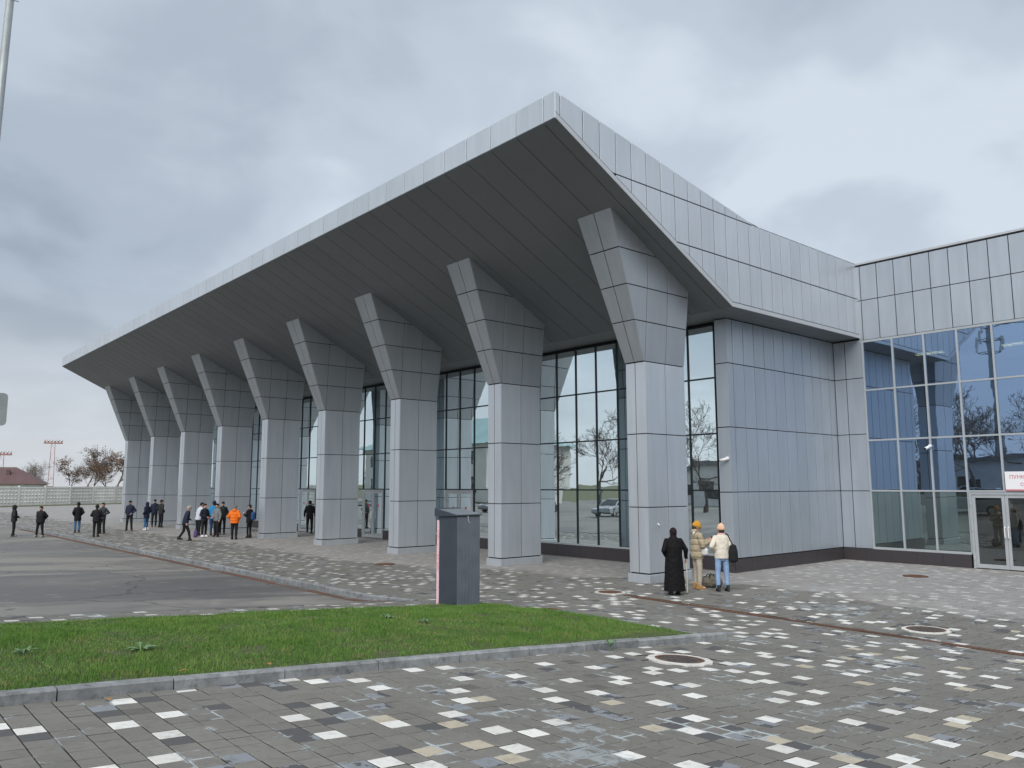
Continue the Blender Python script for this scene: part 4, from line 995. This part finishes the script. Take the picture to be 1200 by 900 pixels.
for k, (i, x_, y_, s) in enumerate(((0, -62, -24, 1.15), (0, -52, -30, 1.2), (0, -41, -50, 1.5), (0, -35, -48, 1.4), (0, -30, -52, 1.5), (0, -70, -20, 1.0), (0, -24, -46, 1.35), (0, -80, -30, 1.1), (0, -47, -44, 1.4), (0, -37, -56, 1.6))):
    tree(i, x_, y_, s, k*1.1, 'bare street tree on the far side of the road, mirrored in the glass', gr, T(x_, y_))
lamp_post(-55, -17, 8.5, 'slender lamp post across the road, mirrored in the glass', arm=(1, 0))
lamp_post(-38, -16, 8.5, 'slender lamp post across the road behind the white saloon', arm=(1, 0))
tw = empty('telecom_mast', (-36.5, -60, T(-36.5, -60))); tag(tw, 'steel telecom mast with antenna platforms, mirrored in the glass wing', 'mast')
MB().tube((0, 0, -.5), (0, 0, 24), .5, .28, 10).local('pole', M['galv'], tw)
for z_ in (19.5, 21.2, 23.2):
    mb = MB(); n = 10
    for k in range(n): a0, a1 = 2*math.pi*k/n, 2*math.pi*(k+1)/n; mb.tube((1.4*math.cos(a0), 1.4*math.sin(a0), z_), (1.4*math.cos(a1), 1.4*math.sin(a1), z_), .06, .06, 5); mb.tube((1.4*math.cos(a0), 1.4*math.sin(a0), z_), (0, 0, z_-.4), .04, .04, 4)
    mb.local('platform', M['galv'], tw)
for k in range(7):
    a0 = k*.9; MB().box(-.16, -.1, -1, .16, .1, 1).local('antenna', M['white_plastic'], tw).location = (1.55*math.cos(a0), 1.55*math.sin(a0), 20.6+(k % 3)*1.2)

ab = empty('added_dark_block', (52, 20, 0.0)); tag(ab, 'unseen brown block added right of the square to darken the cladding reflections', 'building')  # added out of view so the end wall reflects something dark
M['brick_far'] = simple('brown_brickwork', (0.22, 0.15, 0.115), 0.9, 0, 0.1, 0.3)
MB().box(-7, -34, -.5, 7, 34, 13.5).local('wall', M['brick_far'], ab); MB().box(-7.4, -34.4, 13.503, 7.4, 34.4, 14.0).local('roof', M['roofing'], ab)
for k in range(14):
    for q in range(4): MB().box(-7.06, -32+k*4.8, 1.4+q*3.1, -6.97, -30.2+k*4.8, 3.0+q*3.1).local('window', M['window_dark'], ab)
# ------------------------------------------------------------------ people
CL = {}
def cloth(name, c, quilt=0.0, rough=0.8, var=0.12):
    if name in CL: return CL[name]
    m, t, p, out = newmat(name); oc = ocoord(t)
    f = noise(t, oc, 9, 5); k = mrange(t, f, 0.3, 0.7, 1-var, 1+var)
    vm = N(t, 'ShaderNodeVectorMath', operation='SCALE', i_0=c); L(t, k, vm.inputs[3]); L(t, vm.outputs[0], p.inputs['Base Color'])
    p.inputs['Roughness'].default_value = rough; p.inputs['Specular IOR Level'].default_value = 0.3
    h = noise(t, oc, 14, 4)
    if quilt > 0:
        s = N(t, 'ShaderNodeSeparateXYZ'); L(t, oc, s.inputs[0])
        w = math_(t, 'ABSOLUTE', math_(t, 'SINE', math_(t, 'MULTIPLY', s.outputs[2], math.pi/quilt)))
        h = math_(t, 'ADD', math_(t, 'MULTIPLY', h, 0.5), math_(t, 'POWER', w, 0.5)); bump(t, p, h, 0.8, 0.03)
    else: bump(t, p, h, 0.6, 0.025)
    CL[name] = m; return m
SKIN = simple('skin', (0.52, 0.30, 0.22), 0.55, 0, 0.05, 20)
LIP = simple('lips', (0.38, 0.13, 0.12), 0.5); EYE = simple('eye', (0.03, 0.02, 0.02), 0.3)
def remeshed(name, mb, mat, voxel, smooth_it=2, disp=0.0):
    me = mb.mesh(name, mat); o = bpy.data.objects.new(name, me); COL.objects.link(o)
    m = o.modifiers.new('r', 'REMESH'); m.mode = 'VOXEL'; m.voxel_size = voxel; m.use_smooth_shade = True
    if smooth_it: s = o.modifiers.new('s', 'SMOOTH'); s.factor = 0.5; s.iterations = smooth_it
    if disp > 0:
        tx = bpy.data.textures.get('folds') or bpy.data.textures.new('folds', 'CLOUDS'); tx.noise_scale = 0.09
        d = o.modifiers.new('d', 'DISPLACE'); d.texture = tx; d.strength = disp; d.mid_level = 0.5; d.texture_coords = 'LOCAL'
    bpy.context.view_layer.update()
    m2 = bpy.data.meshes.new_from_object(o.evaluated_get(bpy.context.evaluated_depsgraph_get())); bpy.data.objects.remove(o)
    m2.name = name; m2.materials.clear(); m2.materials.append(mat); m2.polygons.foreach_set('use_smooth', [True]*len(m2.polygons)); return m2
def caps(mb, a, b, ra, rb, n=12):
    mb.tube(a, b, ra, rb, n); mb.ball(a, ra, nu=n, nv=8); mb.ball(b, rb, nu=n, nv=8)
ARMS = {  # elbow (x, y, z) and wrist for a 1.70 m figure facing +y; x is outward
    'down': ((.255, -.02, 1.13), (.27, .05, .89)), 'pocket': ((.272, -.09, 1.13), (.19, .09, .98)), 'phone': ((.235, .06, 1.12), (.075, .30, 1.20)),
    'behind': ((.275, -.12, 1.14), (.07, -.19, .97)), 'front': ((.285, .03, 1.13), (.055, .22, 1.02)), 'cane': ((.29, -.02, 1.13), (.35, .06, .93)), 'hold': ((.26, -.02, 1.12), (.2, .22, 1.0)), 'hip': ((.30, -.11, 1.15), (.16, .10, 1.02))}
def person(x, y, h, face, label, top=('navy', (0.012, 0.016, 0.035)), legs=('black', (0.012, 0.012, 0.014)), shoes=(0.015, 0.015, 0.015), arms=('down', 'down'), walk=0.0, stance=0.10,
           bulk=1.0, hat=None, hatc=(0.012, 0.012, 0.014), hairc=(0.03, 0.022, 0.018), quilt=0.0, hem=0.80, near=False, lean=0.0, headyaw=0.0, headpitch=0.0, z=None, coat=None, loose=1.0, hood=False, glove=None):
    """face: heading in degrees, 0 looks along +Y, positive turns left"""
    zz_ = T(x, y) if z is None else z
    o = empty('person', (x, y, zz_), R(face)); s = h/1.70; o.scale = (s, s, s); tag(o, label, 'person')
    vx = 0.008 if near else 0.016; B = bulk
    W = lambda xx, yy, zv: Vector((xx, yy+lean*max(0, zv-.9), zv))
    hipz = .90
    foot = {}; knee = {}
    for sd_ in (-1, 1):
        fy = walk*sd_; foot[sd_] = Vector((sd_*stance, fy, .09+(0.06 if (walk and sd_*walk < 0) else 0))); knee[sd_] = Vector((sd_*(stance*.5+.055), fy*.45+(.06 if walk else .015), .47))
    hip = {sd_: Vector((sd_*.092, 0, hipz)) for sd_ in (-1, 1)}
    sh = {sd_: W(sd_*.165*B**.5, 0, 1.365) for sd_ in (-1, 1)}
    el = {}; wr = {}
    for sd_, nm in ((-1, arms[0]), (1, arms[1])):
        e_, w_ = ARMS[nm]; el[sd_] = W(sd_*e_[0]*(1+(B-1)*.5), e_[1], e_[2]); wr[sd_] = W(sd_*w_[0], w_[1]*(1+(B-1)*.6), w_[2])
    hc = W(0, .012, 1.575); neck = W(0, -.012, 1.43)
    body = MB()
    # head: skull, jaw, nose, ears; turned and nodded about its centre
    hb = MB(); hb.ball((0, -.008, .02), .079, .097, .108, 16, 12); hb.loft([((0, .018, -.105), .030, .030), ((0, .018, -.085), .052, .055), ((0, .008, -.03), .066, .078), ((0, 0, .02), .074, .088)], 14)
    hb.loft([((0, .088, .03), .010, .008), ((0, .098, .0), .014, .012), ((0, .106, -.028), .018, .017), ((0, .094, -.040), .012, .010)], 8)
    for q in (-1, 1): hb.ball((q*.080, -.008, -.005), .012, .022, .034, 8, 6)
    rot = Matrix.Rotation(R(headyaw), 3, 'Z') @ Matrix.Rotation(R(headpitch), 3, 'X')
    body.add([rot @ Vector(v)+hc for v in hb.v], hb.f)
    caps(body, neck-Vector((0, 0, .03)), hc+Vector((0, -.015, -.06)), .058, .052)
    body.loft([(W(0, 0, .86), .15, .105), (W(0, 0, .98), .14, .10), (W(0, 0, 1.10), .13, .095), (W(0, 0, 1.26), .155, .105), (W(0, -.005, 1.36), .16, .095), (W(0, -.01, 1.43), .075, .065)], 16)
    for sd_ in (-1, 1):
        caps(body, hip[sd_]+Vector((0, 0, -.02)), knee[sd_], .078, .052); caps(body, knee[sd_], foot[sd_], .050, .036)
        caps(body, foot[sd_]-Vector((0, .03, .03)), foot[sd_]+Vector((sd_*.02, .13, -.055)), .038, .030)
        caps(body, sh[sd_], el[sd_], .047, .037); caps(body, el[sd_], wr[sd_], .037, .025)
        d = (wr[sd_]-el[sd_]).normalized(); inward = Vector((-sd_, 0, 0)); 
        if arms[0 if sd_ < 0 else 1] == 'phone': d = Vector((-sd_*.25, .75, .6)).normalized()
        pn = d.cross(inward); pn = pn.normalized() if pn.length > .1 else Vector((0, 1, 0)); ac = pn.cross(d).normalized()
        k0 = wr[sd_]+d*.02; k1 = wr[sd_]+d*.085
        body.loft([(wr[sd_], .024, .019, pn, ac), (wr[sd_]+d*.04, .040, .017, pn, ac), (k1, .042, .015, pn, ac)], 10)
        curl = ac*(.5 if ac.dot(inward) > 0 else -.5)
        for q in range(4):      # four fingers, unequal, bent at the knuckles
            ln = (.062, .075, .070, .052)[q]; b0 = k1+pn*((q-1.5)*.0205); m_ = b0+(d+curl*.5).normalized()*ln*.55; t_ = m_+(d*.6+curl*1.6).normalized()*ln*.5
            caps(body, b0-d*.01, m_, .0095, .009, 8); caps(body, m_, t_, .009, .0075, 8)
        th0 = wr[sd_]+d*.025-pn*.03; th1 = th0+(d*.7-pn*.6+curl*.5).normalized()*.045; caps(body, th0, th1, .011, .010, 8); caps(body, th1, th1+(d+curl*.6).normalized()*.03, .0098, .008, 8)
    link('body', remeshed('body', body, SKIN, 0.0062 if near else 0.013, 1), o)
    fc = [('eye', EYE, [(q*.031, .081, .012, .010, .008, .007) for q in (-1, 1)]), ('mouth', LIP, [(0, .083, -.063, .022, .008, .006)])]
    for nm, mt, sp in fc:
        for a, b, c_, r1, r2, r3 in sp:
            mb = MB(); mb.ball((0, 0, 0), r1, r2, r3, 8, 6); link(nm, mesh(nm, [rot @ (Vector(v)+Vector((a, b, c_)))+hc for v in mb.v], mb.f, mt, True), o)
    # trousers
    tr = MB(); lm = cloth('trousers_'+legs[0], legs[1])
    for sd_ in (-1, 1):
        caps(tr, hip[sd_]+Vector((0, 0, -.03)), knee[sd_], .092*B**.5*loose, .068*loose); caps(tr, knee[sd_], foot[sd_]+Vector((0, 0, .02)), .067*loose, .054*loose)
    tr.loft([(W(0, 0, .78), .13*B**.5, .10), (W(0, 0, .9), .172*B**.5, .125), (W(0, 0, 1.0), .165*B**.5, .12)], 14)
    if coat is None or coat > .5: link('trousers', remeshed('trousers', tr, lm, vx, 2, .012), o)
    # jacket
    jm = cloth('jacket_'+top[0], top[1], quilt); jk = MB(); pf = .012 if quilt else 0.0
    if coat is not None:
        jk.loft([(W(0, -.0, coat), .235*B, .20*B), (W(0, 0, .45), .215*B, .185*B), (W(0, 0, .75), .20*B, .168*B), (W(0, 0, 1.0), .185*B, .15*B), (W(0, 0, 1.22), .19*B, .145*B), (W(0, -.008, 1.34), .20*B**.5, .13), (W(0, -.01, 1.40), .165*B**.5, .11), (W(0, -.012, 1.46), .09, .085)], 18)
    else:
        jk.loft([(W(0, 0, hem), .185*B, .142*B), (W(0, 0, hem+.06), .19*B, .150*B), (W(0, 0, 1.02), .180*B, .150*B), (W(0, 0, 1.2), .185*B, .145*B), (W(0, -.005, 1.34), .19*B**.5, .125*B**.5), (W(0, -.008, 1.40), .155*B**.5, .105), (W(0, -.012, 1.45), .088, .082), (W(0, -.01, 1.475), .07, .07)], 18)
    for sd_ in (-1, 1):
        a_ = arms[0 if sd_ < 0 else 1]; end = wr[sd_] if a_ not in ('pocket',) else wr[sd_]
        caps(jk, sh[sd_], el[sd_], .066*B**.5+pf, .062+pf); caps(jk, el[sd_], el[sd_].lerp(end, .96), .061+pf, .047+pf*.5)
    link('jacket', remeshed('jacket', jk, jm, vx, 3, .02 if near else .014), o)
    # hood down on the back or collar
    if hood:
        hd = MB(); hd.loft([(W(0, -.06, 1.40), .10, .075), (W(0, -.075, 1.45), .115, .085), (W(0, -.06, 1.50), .098, .075), (W(0, -.03, 1.53), .08, .06)], 14); link('hood', remeshed('hood', hd, jm, vx, 2, .01), o)
    sm = simple('shoe', shoes, 0.5)
    for sd_ in (-1, 1):
        st = MB(); f_ = foot[sd_]; g_ = Vector((f_.x, f_.y, f_.z-.09))
        st.loft([(g_+Vector((0, .03, .005)), .045, .135), (g_+Vector((0, .035, .03)), .050, .145), (g_+Vector((0, .02, .07)), .046, .115), (g_+Vector((0, -.03, .13)), .045, .055), (g_+Vector((0, -.035, .17)), .044, .05)], 14)
        link('shoe', st.mesh('shoe', sm, True), o)
    # head wear / hair
    def hm(mb, mat, name, vox=None):
        mb.v = [tuple(rot @ Vector(v)+hc) for v in mb.v]
        link(name, remeshed(name, mb, mat, vox or (.007 if near else .012), 2, .004), o)
    hc_m = cloth('headwear_%g_%g_%g' % hatc, hatc)
    if hat == 'beanie':
        b = MB(); b.ball((0, -.014, .055), .094, .110, .104, 16, 12); b.ball((0, -.02, .15), .03, .035, .022, 10, 8)
        b.loft([((0, -.010, -.005), .098, .116), ((0, -.010, .01), .105, .123), ((0, -.010, .052), .104, .121), ((0, -.010, .06), .09, .105)], 20); hm(b, hc_m, 'hat')
        b = MB(); b.ball((0, -.04, -.045), .078, .066, .055, 12, 10); hm(b, cloth('hair_%g' % hairc[0], hairc), 'hair')
    elif hat == 'cap':
        b = MB(); b.ball((0, -.008, .05), .088, .104, .082, 14, 10); b.loft([((0, .10, .045), .07, .075), ((0, .10, .058), .07, .075)], 16); hm(b, hc_m, 'cap')
        b = MB(); b.ball((0, -.03, .0), .081, .085, .075, 12, 8); hm(b, cloth('hair_%g' % hairc[0], hairc), 'hair')
    elif hat == 'hoodup':
        b = MB(); b.ball((0, -.03, .012), .108, .118, .130, 16, 12); b.loft([((0, -.035, -.16), .11, .10), ((0, -.03, -.08), .10, .105), ((0, -.03, 0), .105, .11)], 16); hm(b, jm if hatc is None else hc_m, 'hood')
    elif hat == 'scarf':
        b = MB(); b.ball((0, -.015, .015), .092, .108, .118, 16, 12); b.loft([((0, -.02, -.17), .115, .10), ((0, -.018, -.10), .085, .088), ((0, -.015, -.03), .088, .095)], 16); hm(b, hc_m, 'headscarf')
    else:
        b = MB(); b.ball((0, -.016, .046), .090, .104, .090, 16, 12); b.ball((0, -.045, -.005), .084, .072, .088, 12, 10); b.ball((0, .055, .085), .062, .045, .035, 10, 8); hm(b, cloth('hair_%g' % hairc[0], hairc), 'hair')
    return o
def loc_on(o, v):       # world point of a person's local coordinate
    return Matrix.Translation(o.location) @ Matrix.Rotation(o.rotation_euler.z, 4, 'Z') @ Matrix.Scale(o.scale.x, 4) @ Vector(v)
def towards(x, y, tx, ty): return math.degrees(math.atan2(-(tx-x), ty-y))
VIEW = math.degrees(YAW)
BLK = ('black', (0.010, 0.010, 0.012)); NVY = ('navy', (0.012, 0.018, 0.040)); DRK = ('charcoal', (0.020, 0.022, 0.025)); JEA = ('jeans', (0.24, 0.36, 0.56)); DJE = ('dark_jeans', (0.02, 0.05, 0.13))
# three women by the nearest column
pb = person(-12.14, 15.62, 1.58, VIEW+8, 'elderly-looking person seen from behind in a long black coat and headscarf leaning on a cane', top=('long_black', (0.0025, 0.002, 0.003)), quilt=0.0, arms=('pocket', 'cane'), coat=0.10, bulk=1.2, hat='scarf', hatc=(0.012, 0.006, 0.010), near=True, hem=.3)
cane = empty('walking_cane', loc_on(pb, (.375, .10, 0))); tag(cane, 'pale walking cane held by the person in the long black coat', 'cane')
c0 = cane.location; MB().tube((c0.x, c0.y, 0), (c0.x, c0.y, .83), .015, .016, 8).obj('shaft', simple('pale_wood', (.6, .55, .46), .5), cane); MB().tube((c0.x, c0.y, 0), (c0.x, c0.y, .05), .016, .014, 8).obj('tip', M['black_plastic'], cane)
hd_ = Vector((math.cos(R(VIEW+8+90)), math.sin(R(VIEW+8+90)), 0)); MB().path([Vector((c0.x, c0.y, .82))+hd_*.05, Vector((c0.x, c0.y, .85)), Vector((c0.x, c0.y, .85))-hd_*.09], .014, 8).obj('handle', M['black_plastic'], cane)
pt = person(-12.40, 16.90, 1.66, VIEW-78, 'woman in a beige padded coat and mustard knit hat looking at her phone', top=('beige', (0.37, 0.31, 0.215)), legs=('cream', (0.46, 0.41, 0.33)), shoes=(0.38, 0.20, 0.07), arms=('phone', 'phone'), hat='beanie', hatc=(0.50, 0.25, 0.03), near=True, hem=.78, quilt=.16, headpitch=-22, hood=True, bulk=1.05)
ph = empty('mobile_phone', loc_on(pt, (0, .40, 1.27)), R(VIEW-78)); tag(ph, 'dark mobile phone in the hands of the woman in the mustard hat', 'phone')
MB().box(-.035, -.006, -.07, .035, .004, .07).local('case', M['black_plastic'], ph).rotation_euler.x = R(-35)
bgm = cloth('white_bag', (0.62, 0.62, 0.62)); sb = empty('shoulder_bag', loc_on(pt, (.19, .10, .97)), R(VIEW-78)); tag(sb, 'white crossbody bag worn over the beige padded coat', 'bag')
mb = MB(); mb.loft([((0, 0, -.10), .10, .035), ((0, 0, -.06), .14, .05), ((0, 0, .04), .13, .05), ((0, 0, .09), .09, .03)], 14); k_ = link('pouch', remeshed('pouch', mb, bgm, .008, 2, .006), sb); k_.rotation_euler.z = R(25)
MB().path([(-.12, -.01, .03), (-.19, -.05, .2), (-.17, -.11, .38), (-.10, -.2, .47), (0.0, -.27, .43)], .022, 8).local('strap', bgm, sb)
pw = person(-11.72, 16.98, 1.62, VIEW+4, 'woman in a cream fleece jacket, light jeans and peach knit hat seen from behind', top=('cream_fleece', (0.66, 0.61, 0.52)), legs=JEA, shoes=(0.012, 0.012, 0.013), arms=('hip', 'down'), hat='beanie', hatc=(0.66, 0.43, 0.29), near=True, hem=.84, headyaw=6, stance=.12)
mb = MB(); mb.loft([((0, 0, 1.40), .085, .08), ((0, -.004, 1.44), .095, .09), ((0, -.004, 1.49), .082, .085)], 16); link('scarf', remeshed('scarf', mb, cloth('pink_scarf', (0.66, 0.38, 0.37)), .008, 2, .008), pw)
bkm = cloth('black_rucksack', (0.012, 0.012, 0.014)); bp = empty('rucksack', loc_on(pw, (.27, -.10, 1.0)), R(VIEW+4)); tag(bp, 'black rucksack hanging from the shoulder of the woman in the cream jacket', 'bag')
mb = MB(); mb.loft([((0, 0, -.25), .06, .05), ((0, 0, -.20), .12, .085), ((0, 0, .02), .115, .085), ((0, 0, .16), .08, .06), ((0, 0, .19), .04, .03)], 14); k_ = link('pack', remeshed('pack', mb, bkm, .009, 2, .012), bp)
MB().path([(0, 0, .17), (-.06, .02, .30), (-.11, .03, .42), (-.14, .10, .45)], .014, 6).local('strap', bkm, bp); MB().path([(0.02, -.05, -.22), (.03, -.06, -.42)], .008, 5).path([(-.03, -.05, -.22), (-.035, -.06, -.36)], .008, 5).local('loose_strap', bkm, bp)
dfm = cloth('grey_duffel', (0.20, 0.18, 0.14)); df = empty('duffel_bag', (-12.36, 17.42, 0), R(VIEW+12)); df.scale = (.74, .74, .74); tag(df, 'grey-brown duffel bag on the pavers between the two women', 'bag')
mb = MB()
ax = Vector((0, 1, 0)); az = Vector((0, 0, 1)); mb.loft([((-.36, 0, .19), .10, .10, ax, az), ((-.33, 0, .19), .17, .16, ax, az), ((-.1, 0, .20), .19, .20, ax, az), ((.15, 0, .19), .19, .19, ax, az), ((.33, 0, .18), .17, .16, ax, az), ((.36, 0, .18), .1, .1, ax, az)], 16)
link('bag_body', remeshed('bag_body', mb, dfm, .012, 3, .05), df)
for yy in (-.11, .11): MB().path([(-.15, yy*1.5, .30), (-.13, yy*.8, .42), (0, yy*.6, .46), (.13, yy*.8, .42), (.15, yy*1.5, .30)], .014, 6).local('handle', bkm, df)
MB().path([(-.33, 0, .36), (0, 0, .412), (.33, 0, .345)], .010, 5).local('zip', bkm, df)
# people along the colonnade -------------------------------------------
zr = road_z(-50, 8)
person(-51.6, 8.15, 1.72, VIEW-62, 'man in a dark hooded jacket standing side-on on the road', top=DRK, hat='hoodup', hatc=(0.016, 0.017, 0.02), arms=('front', 'front'), z=zr)
person(-49.9, 9.12, 1.66, VIEW+172, 'heavy-set man in a black jacket standing on the road hands behind him', top=BLK, arms=('behind', 'behind'), bulk=1.28, stance=.20, shoes=(.25, .25, .25), z=zr, hem=.78)
person(-50.85, 11.15, 1.69, VIEW+40, 'person in a long black jacket and blue jeans near the kerb', top=BLK, legs=('blue_jeans', (0.06, 0.14, 0.26)), hat='beanie', arms=('pocket', 'pocket'), hem=.66)
person(-45.87, 10.95, 1.64, VIEW+8, 'man in black seen from behind beside the kerb, talking to another', top=BLK, hat='beanie', arms=('front', 'front'), bulk=1.1)
person(-48.6, 11.9, 1.70, VIEW+165, 'man with a charcoal jacket facing the man in black', top=('slate', (0.03, 0.036, 0.045)), arms=('hip', 'hip'), stance=.13)
person(-50.64, 13.86, 1.77, VIEW+175, 'man in a navy jacket with hands in pockets before the farthest column', top=NVY, hat='cap', arms=('pocket', 'pocket'), stance=.15)
person(-50.6, 14.80, 1.67, VIEW+75, 'youth in a navy hooded jacket, blue jeans and white shoes', top=NVY, legs=('mid_jeans', (0.045, 0.12, 0.24)), shoes=(.7, .7, .7), hat='hoodup', hatc=(0.012, 0.018, 0.040), arms=('pocket', 'pocket'), hem=.70)
person(-54.3, 16.35, 1.76, VIEW-165, 'man in navy with a flat cap leaning near the third farthest column', top=NVY, hat='cap', arms=('down', 'down'))
person(-53.3, 16.45, 1.75, VIEW-30, 'man in a dark leather jacket beside the man in the flat cap', top=('leather', (0.022, 0.024, 0.024)), hat='cap', arms=('pocket', 'pocket'))
person(-39.38, 13.29, 1.66, VIEW-62, 'grey-haired man in dark clothes walking past the group', top=NVY, hairc=(0.32, 0.29, 0.26), arms=('front', 'down'), walk=.24, lean=.22, headpitch=-15)
person(-43.2, 15.25, 1.74, VIEW-35, 'man in a white and navy sports jacket bending into the group', top=('white_blue', (0.50, 0.53, 0.60)), hat='cap', hatc=(0.02, 0.02, 0.025), lean=.25, arms=('front', 'front'), headpitch=-15)
person(-41.75, 15.05, 1.70, VIEW-120, 'youth in a black tracksuit with white chest mark in the group', top=('black_blue', (0.013, 0.017, 0.030)), shoes=(.7, .68, .7), arms=('hold', 'front'), hairc=(0.02, 0.015, 0.012))
pbj = person(-42.9, 15.95, 1.80, VIEW+12, 'man in a bright blue and black jacket seen from behind in the group', top=('bright_blue', (0.02, 0.20, 0.42)), legs=DJE, hat='beanie', hatc=(0.012, 0.016, 0.035), arms=('hold', 'front'), bulk=1.08, lean=.06)
mb = MB(); mb.loft([((0, .055, .80), .20, .15), ((0, .03, 1.0), .205, .165), ((0, .03, 1.2), .205, .158), ((0, .03, 1.24), .20, .15)], 18); link('jacket_lower', remeshed('jacket_lower', mb, cloth('jacket_dark_band', (0.022, 0.022, 0.026)), .016, 2, .01), pbj)
person(-43.4, 16.62, 1.76, VIEW-150, 'man in a dark cap half hidden behind the blue jacket', top=DRK, hat='cap', arms=('pocket', 'pocket'))
person(-41.45, 15.58, 1.70, VIEW+150, 'youth in a grey patterned hoodie and black trousers', top=('grey_hoodie', (0.17, 0.18, 0.185)), hairc=(0.02, 0.016, 0.014), arms=('down', 'front'), hood=True, loose=1.15, headyaw=20)
person(-38.94, 15.52, 1.66, VIEW-4, 'man in a bright orange padded jacket and black trousers seen from behind', top=('orange', (0.75, 0.16, 0.012)), quilt=.15, hairc=(0.16, 0.155, 0.15), arms=('pocket', 'pocket'), bulk=1.2, hood=True, loose=1.08)
pbp = person(-39.6, 16.55, 1.67, VIEW+70, 'woman in black with a peaked cap holding a phone, blue rucksack on her back', top=BLK, hat='cap', arms=('phone', 'hold'), loose=.85, hem=.74)
br_ = empty('rucksack', loc_on(pbp, (0, -.22, 1.12)), R(VIEW+70)); tag(br_, 'small blue rucksack on the back of the woman in black', 'bag')
mb = MB(); mb.loft([((0, 0, -.22), .10, .06), ((0, 0, -.16), .15, .09), ((0, 0, .10), .14, .085), ((0, 0, .19), .08, .05)], 14); link('pack', remeshed('pack', mb, cloth('blue_pack', (0.03, 0.075, 0.20)), .014, 2, .01), br_)
person(-40.75, 20.45, 1.80, VIEW+10, 'man in black walking in through the far glass doors', top=BLK, arms=('down', 'down'), walk=.12, hat='cap')
rbag = empty('red_bag', loc_on(pbj, (-.21, .26, .92))); tag(rbag, 'small round red bag held by the man in the blue jacket', 'bag')
mb = MB(); mb.loft([((0, 0, -.15), .06, .06), ((0, 0, -.12), .11, .11), ((0, 0, -.02), .12, .12), ((0, 0, .05), .06, .06)], 14); mb.local('pouch', M['red'], rbag, True); MB().path([(-.05, 0, .04), (-.03, 0, .1), (.03, 0, .1), (.05, 0, .04)], .008, 5).local('handle', M['red'], rbag)
pbag = empty('purple_bag', (-42.0, 14.72, 0)); tag(pbag, 'purple carrier bag standing on the pavers by the group', 'bag')
mb = MB(); mb.loft([((0, 0, 0), .13, .09), ((0, 0, .06), .15, .10), ((0, 0, .3), .14, .07), ((0, 0, .36), .10, .03)], 14); mb.local('pouch', cloth('purple', (0.09, 0.05, 0.16)), pbag, True); MB().path([(-.06, 0, .34), (-.04, 0, .46), (.04, 0, .46), (.06, 0, .34)], .008, 5).local('handle', cloth('purple', (0.09, 0.05, 0.16)), pbag)
